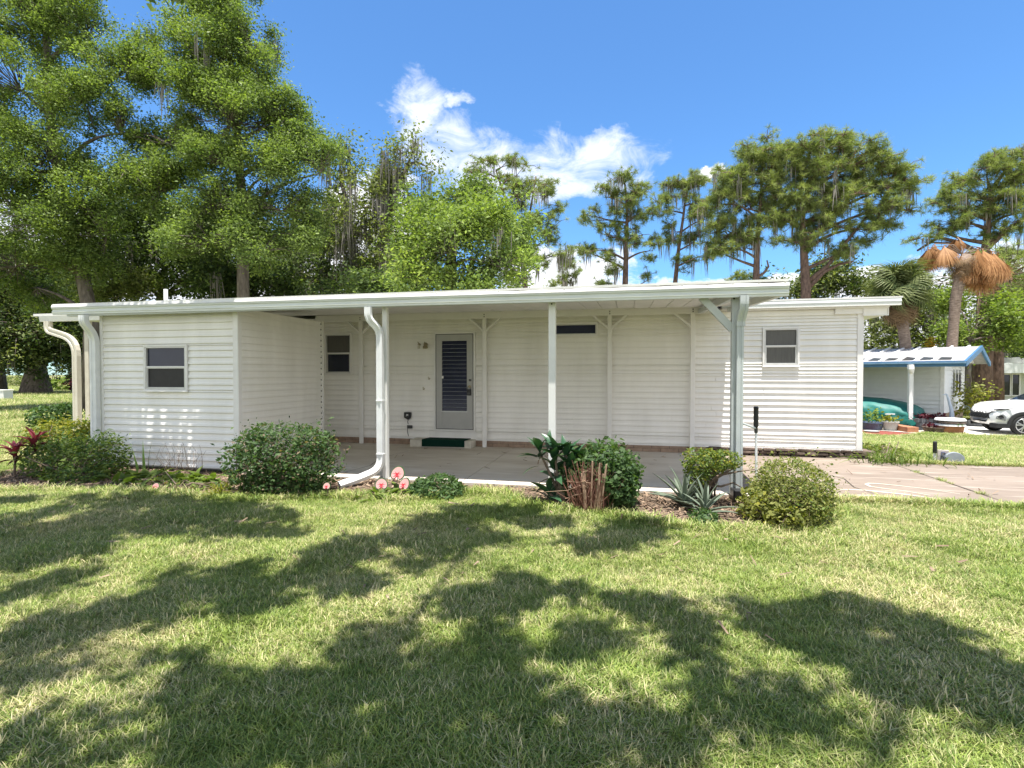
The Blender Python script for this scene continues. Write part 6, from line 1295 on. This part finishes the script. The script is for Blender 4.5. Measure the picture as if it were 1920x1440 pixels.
# second neighbour at the right edge
Y2 = 36.0; h2 = empty('far_house', at(1900, 750, Y2), 'pale green grey house with sliding window behind the white car', 'house')
def P2(px, py, dy=0): return at(px, py, Y2+dy)
a_, c_ = P2(1846, 690), P2(2080, 752)
M['h2'] = M['house2']; b = MB(); b.box(a_.x, c_.x, Y2, Y2+7, -.8, a_.z+.3); b.build('wall', M['house2'], h2)
e0, e1 = P2(1838, 690), P2(1838, 698); b = MB(); b.box(e0.x-.1, c_.x, Y2-1.1, Y2+.0, e1.z-.05, e0.z+.25); b.build('fascia', M['fascia'], h2)
b = MB(); r0 = P2(1902, 684); b.box(r0.x, c_.x, Y2-1.6, Y2+5, e0.z+.27, e0.z+.62); b.build('upper_roof', M['roofmetal'], h2)
for x0, x1, m_ in ((1880, 1893, 'glass'), (1896, 1910, 'glass')):
    p0, p1 = P2(x0, 741), P2(x1, 702); b = MB(); frame_ring(b, p0.x-.06, p1.x+.06, p0.z-.06, p1.z+.06, .07, Y2-.08, Y2-.01); f_ = b.build('window', M['white_paint'], h2)
    MB().box(p0.x, p1.x, Y2-.03, Y2-.005, p0.z, p1.z).build('pane', M[m_], f_)
p0 = P2(1871, 745); b = MB(); b.box(p0.x-.15, p0.x+.15, Y2-.06, Y2-.005, .3, P2(1871, 700).z); b.build('side_panel', M['darkmetal'], h2)
p0 = P2(1908, 696); b = MB(); b.lathe([(0, .1), (.13, .06), (.16, -.06), (0, -.1)], (p0.x, Y2-.3, p0.z), 12); b.build('eave_lamp', M['black'], h2)
p0 = P2(1850, 752); b = MB(); b.box(p0.x-.1, p0.x+.3, Y2-.06, Y2-.003, -.8, e0.z); b.build('corner_board', M['trim'], h2)
# ---------------------------------------------------------------- lawn: every blade is a blade, tufts scattered by geometry nodes
def grass_mat():
    m = bpy.data.materials.new('grass_blade'); m.use_nodes = True; nt = m.node_tree; N = nt.nodes; L = nt.links; b = N['Principled BSDF']; out = N['Material Output']
    geo = N.new('ShaderNodeNewGeometry')
    def nz(s, d, off=0):
        mp = N.new('ShaderNodeMapping'); mp.inputs['Location'].default_value = (off, off, 0); L.new(geo.outputs['Position'], mp.inputs[0])
        n = N.new('ShaderNodeTexNoise'); n.inputs['Scale'].default_value = s; n.inputs['Detail'].default_value = d; n.inputs['Roughness'].default_value = .6; L.new(mp.outputs[0], n.inputs['Vector']); return n.outputs['Fac']
    oi = N.new('ShaderNodeObjectInfo'); at_ = N.new('ShaderNodeAttribute'); at_.attribute_name = 'tint'
    g1 = N.new('ShaderNodeMix'); g1.data_type = 'RGBA'; L.new(oi.outputs['Random'], g1.inputs[0]); g1.inputs[6].default_value = (*GREEN_A, 1); g1.inputs[7].default_value = (*GREEN_B, 1)
    s1 = N.new('ShaderNodeMix'); s1.data_type = 'RGBA'; L.new(at_.outputs['Fac'], s1.inputs[0]); s1.inputs[6].default_value = (*STRAW_A, 1); s1.inputs[7].default_value = (*STRAW_B, 1)
    def mth(op, a, c):
        n = N.new('ShaderNodeMath'); n.operation = op
        for i, v in enumerate((a, c)):
            if isinstance(v, (int, float)): n.inputs[i].default_value = v
            else: L.new(v, n.inputs[i])
        return n.outputs[0]
    # how dry the patch is, plus how dry this blade is
    dry = mth('ADD', mth('MULTIPLY', nz(0.75, 4), 1.5), mth('MULTIPLY', nz(3.1, 3, 7.0), .6)); dry = mth('ADD', dry, mth('MULTIPLY', at_.outputs['Fac'], .75)); dry = mth('ADD', dry, mth('MULTIPLY', oi.outputs['Random'], .25))
    mr = N.new('ShaderNodeMapRange'); L.new(dry, mr.inputs[0]); mr.inputs[1].default_value = 1.49; mr.inputs[2].default_value = 1.97
    mx = N.new('ShaderNodeMix'); mx.data_type = 'RGBA'; L.new(mr.outputs[0], mx.inputs[0]); L.new(g1.outputs[2], mx.inputs[6]); L.new(s1.outputs[2], mx.inputs[7])
    L.new(mx.outputs[2], b.inputs['Base Color']); b.inputs['Roughness'].default_value = .5; b.inputs['Specular IOR Level'].default_value = .3
    t = N.new('ShaderNodeBsdfTranslucent'); L.new(mx.outputs[2], t.inputs[0]); ms = N.new('ShaderNodeMixShader'); ms.inputs[0].default_value = .28
    L.new(b.outputs[0], ms.inputs[1]); L.new(t.outputs[0], ms.inputs[2]); L.new(ms.outputs[0], out.inputs[0]); return m
GREEN_A, GREEN_B, STRAW_A, STRAW_B = (.10, .172, .028), (.32, .395, .08), (.46, .40, .19), (.70, .61, .35)
GM = grass_mat(); TUFTS = bpy.data.collections.new('grass_tufts')
rng = np.random.default_rng(900)
for q in range(7):
    n = 22; a = rng.uniform(0, 6.28, n); h = rng.uniform(.022, .062, n)*np.where(rng.random(n) < .06, 1.3, 1); lean = rng.uniform(.3, 1.6, n); w = rng.uniform(.0013, .0027, n); br = np.abs(rng.normal(size=n))*.035; bа = rng.uniform(0, 6.28, n)
    B0 = np.stack([np.cos(bа)*br, np.sin(bа)*br, np.full(n, -.004)], 1); D = np.stack([np.cos(a), np.sin(a), np.zeros(n)], 1); S = np.stack([-np.sin(a), np.cos(a), np.zeros(n)], 1)
    rows = []
    for s_, ww in ((0, .8), (.5, 1.0), (.85, .65), (1, .06)):
        c = B0+D*(h*lean*s_**1.6)[:, None]+np.array([0, 0, 1])*(h*(s_-.30*lean*s_*s_*.8))[:, None]; rows += [c-S*(w*ww)[:, None], c+S*(w*ww)[:, None]]
    V = np.stack(rows, 1).reshape(-1, 3); k = np.arange(n)[:, None]*8; F = np.concatenate([k+np.array([[0, 1, 3, 2]]), k+np.array([[2, 3, 5, 4]]), k+np.array([[4, 5, 7, 6]])])
    me = npmesh('grass_tuft_source', V, F, np.repeat(rng.random(n), 8)); me.materials.append(GM)
    o = bpy.data.objects.new('grass_tuft_source', me); TUFTS.objects.link(o)
def scatter(name, P, S, Z):
    me = npmesh_points(P); a = me.attributes.new('size', 'FLOAT', 'POINT'); a.data.foreach_set('value', S.astype(np.float32)); a = me.attributes.new('turn', 'FLOAT', 'POINT'); a.data.foreach_set('value', Z.astype(np.float32))
    o = bpy.data.objects.new(name, me); COL.objects.link(o); o['kind'] = 'stuff'
    ng = bpy.data.node_groups.new(name, 'GeometryNodeTree'); ng.interface.new_socket('Geometry', in_out='INPUT', socket_type='NodeSocketGeometry'); ng.interface.new_socket('Geometry', in_out='OUTPUT', socket_type='NodeSocketGeometry')
    N, L = ng.nodes, ng.links; gi = N.new('NodeGroupInput'); go = N.new('NodeGroupOutput'); ip = N.new('GeometryNodeInstanceOnPoints'); ci = N.new('GeometryNodeCollectionInfo')
    ci.inputs['Collection'].default_value = TUFTS; ci.inputs['Separate Children'].default_value = True; ci.inputs['Reset Children'].default_value = True
    def attr(nm):
        n = N.new('GeometryNodeInputNamedAttribute'); n.data_type = 'FLOAT'; n.inputs['Name'].default_value = nm; return n.outputs['Attribute']
    cx = N.new('ShaderNodeCombineXYZ'); L.new(attr('turn'), cx.inputs[2]); L.new(gi.outputs[0], ip.inputs['Points']); L.new(ci.outputs[0], ip.inputs['Instance']); ip.inputs['Pick Instance'].default_value = True
    L.new(cx.outputs[0], ip.inputs['Rotation']); L.new(attr('size'), ip.inputs['Scale']); L.new(ip.outputs[0], go.inputs[0])
    md = o.modifiers.new('scatter', 'NODES'); md.node_group = ng; return o
def npmesh_points(P):
    me = bpy.data.meshes.new('grass_points'); me.vertices.add(len(P)); me.vertices.foreach_set('co', P.astype(np.float32).ravel()); me.update(); return me
def zone(x0, x1, y0, y1, dens, seed, dfun=None):
    r = np.random.default_rng(seed); n = int((x1-x0)*(y1-y0)*dens); P = np.stack([r.uniform(x0, x1, n), r.uniform(y0, y1, n), np.zeros(n)], 1); P[:, 2] = terrain(P[:, 0], P[:, 1])
    rel = P-np.array([0, 0, CAM_H]); d = rel @ np.array(FWD); u = rel @ np.array(RIGHT); P = P[(np.abs(u) < d*1.06+3.4) & (d > .8)]
    if dfun is not None: P = P[r.random(len(P)) < dfun(P)]
    return P
BEDT = [tuple(q) for q in BED]
def clear(P):
    x, y = P[:, 0], P[:, 1]; jb = P+np.random.default_rng(5).normal(size=P.shape)*np.array([.10, .13, 0])
    k = ~inpoly(jb, BEDT); k &= ~((x > -6.1) & (x < 1.6) & (y > 7.13) & (y < 11)); k &= ~((x > 1.5) & (x < 14.1) & (y > 7.33) & (y < 10.36)); k &= ~((x > 1.5) & (x < 4.47) & (y > 7.33) & (y < 10.8))
    k &= ~((x > HX0) & (x < 4.3) & (y > YW) & (y < 18)); k &= ~((x > SX0) & (x < SX1) & (y > SY0) & (y < 11)); k &= ~((x > -12.8) & (x < -6) & (y > 9) & (y < 11))
    u = ((x-C0.x)*GD.x+(y-C0.y)*GD.y)/1.38; l = ((x-C0.x)*LD.x+(y-C0.y)*LD.y)/1.38; k &= ~((u > -2.0) & (l > -.4) & (u < 4.4)); 
    k &= ~inpoly(P, [tuple(gnz(*p).to_2d()) for p in [(1590, 795), (1620, 815), (1655, 819), (1690, 818), (1740, 812), (1790, 813), (1830, 817), (1940, 820), (2400, 828), (2400, 788)]])
    return P[k]
near = clear(zone(-12.5, 9.5, 1.1, 7.6, 1500, 1, lambda P: (1.15-.075*P[:, 1]).clip(.4, 1)*(1-.5*(snoise(P*np.array([1, 1, 0])*1.0, 31, .9) > .75))))
r = np.random.default_rng(2); n = len(near)
scatter('lawn_grass', near, r.uniform(.6, 1.15, n)*(.85+.33*near[:, 1]/5)*(1+.3*snoise(near*np.array([1, 1, 0]), 55, 1.7)), r.uniform(0, 6.28, n))
mid = clear(zone(-28, 22, 4.0, 27, 170, 3)); mid = mid[(mid[:, 1] > 7.4) | (mid[:, 0] > 9.3) | (mid[:, 0] < -12.3)]; n = len(mid)
scatter('lawn_grass', mid, r.uniform(1.4, 2.5, n), r.uniform(0, 6.28, n))
far = clear(zone(-75, -8, 14, 48, 26, 4)); n = len(far); scatter('field_grass', far, r.uniform(3, 5, n), r.uniform(0, 6.28, n))
# long untidy blades along the kerb of the drive and the bed
e_ = []
for (x0, y0), (x1, y1) in zip(BEDT[1:16], BEDT[2:17]): m_ = 60; t_ = r.random((m_, 1)); e_.append(np.concatenate([np.array([[x0, y0]])*(1-t_)+np.array([[x1, y1]])*t_+r.normal(size=(m_, 2))*.06, np.zeros((m_, 1))], 1))
m_ = 900; e_.append(np.stack([r.uniform(2.5, 8.5, m_), 7.30-np.abs(r.normal(size=m_))*.06, np.zeros(m_)], 1)); e_.append(np.stack([r.uniform(4.4, 9, m_), 10.42+np.abs(r.normal(size=m_))*.08, np.zeros(m_)], 1))
e_ = np.concatenate(e_); scatter('edge_grass', e_, r.uniform(1.3, 2.4, len(e_)), r.uniform(0, 6.28, len(e_)))
# dirt and small weeds caught in the drive joint, a few hairline cracks
crk = mat('crack_dirt', (0.06, 0.05, 0.04), (0.03, 0.025, 0.02), 0.95, 30)
for pts in ([(4.49, 7.4), (4.50, 8.3), (4.48, 9.2), (4.49, 10.3)], [(3.2, 7.4), (3.05, 8.0), (3.15, 8.6), (2.9, 9.3)], [(5.6, 7.5), (5.75, 8.4), (6.3, 9.1)], [(-4.4, 7.2), (-4.25, 8.1), (-4.45, 8.9), (-4.3, 9.8)]):
    ribbon('slab_crack', pts, .007, crk, .0462)
jw = np.stack([4.49+r.normal(size=26)*.02, r.choice([8.6, 8.75, 9.35, 9.4, 7.9], 26)+r.normal(size=26)*.05, np.full(26, .04)], 1); scatter('joint_weeds', jw, r.uniform(.5, 1.1, 26), r.uniform(0, 6.28, 26))
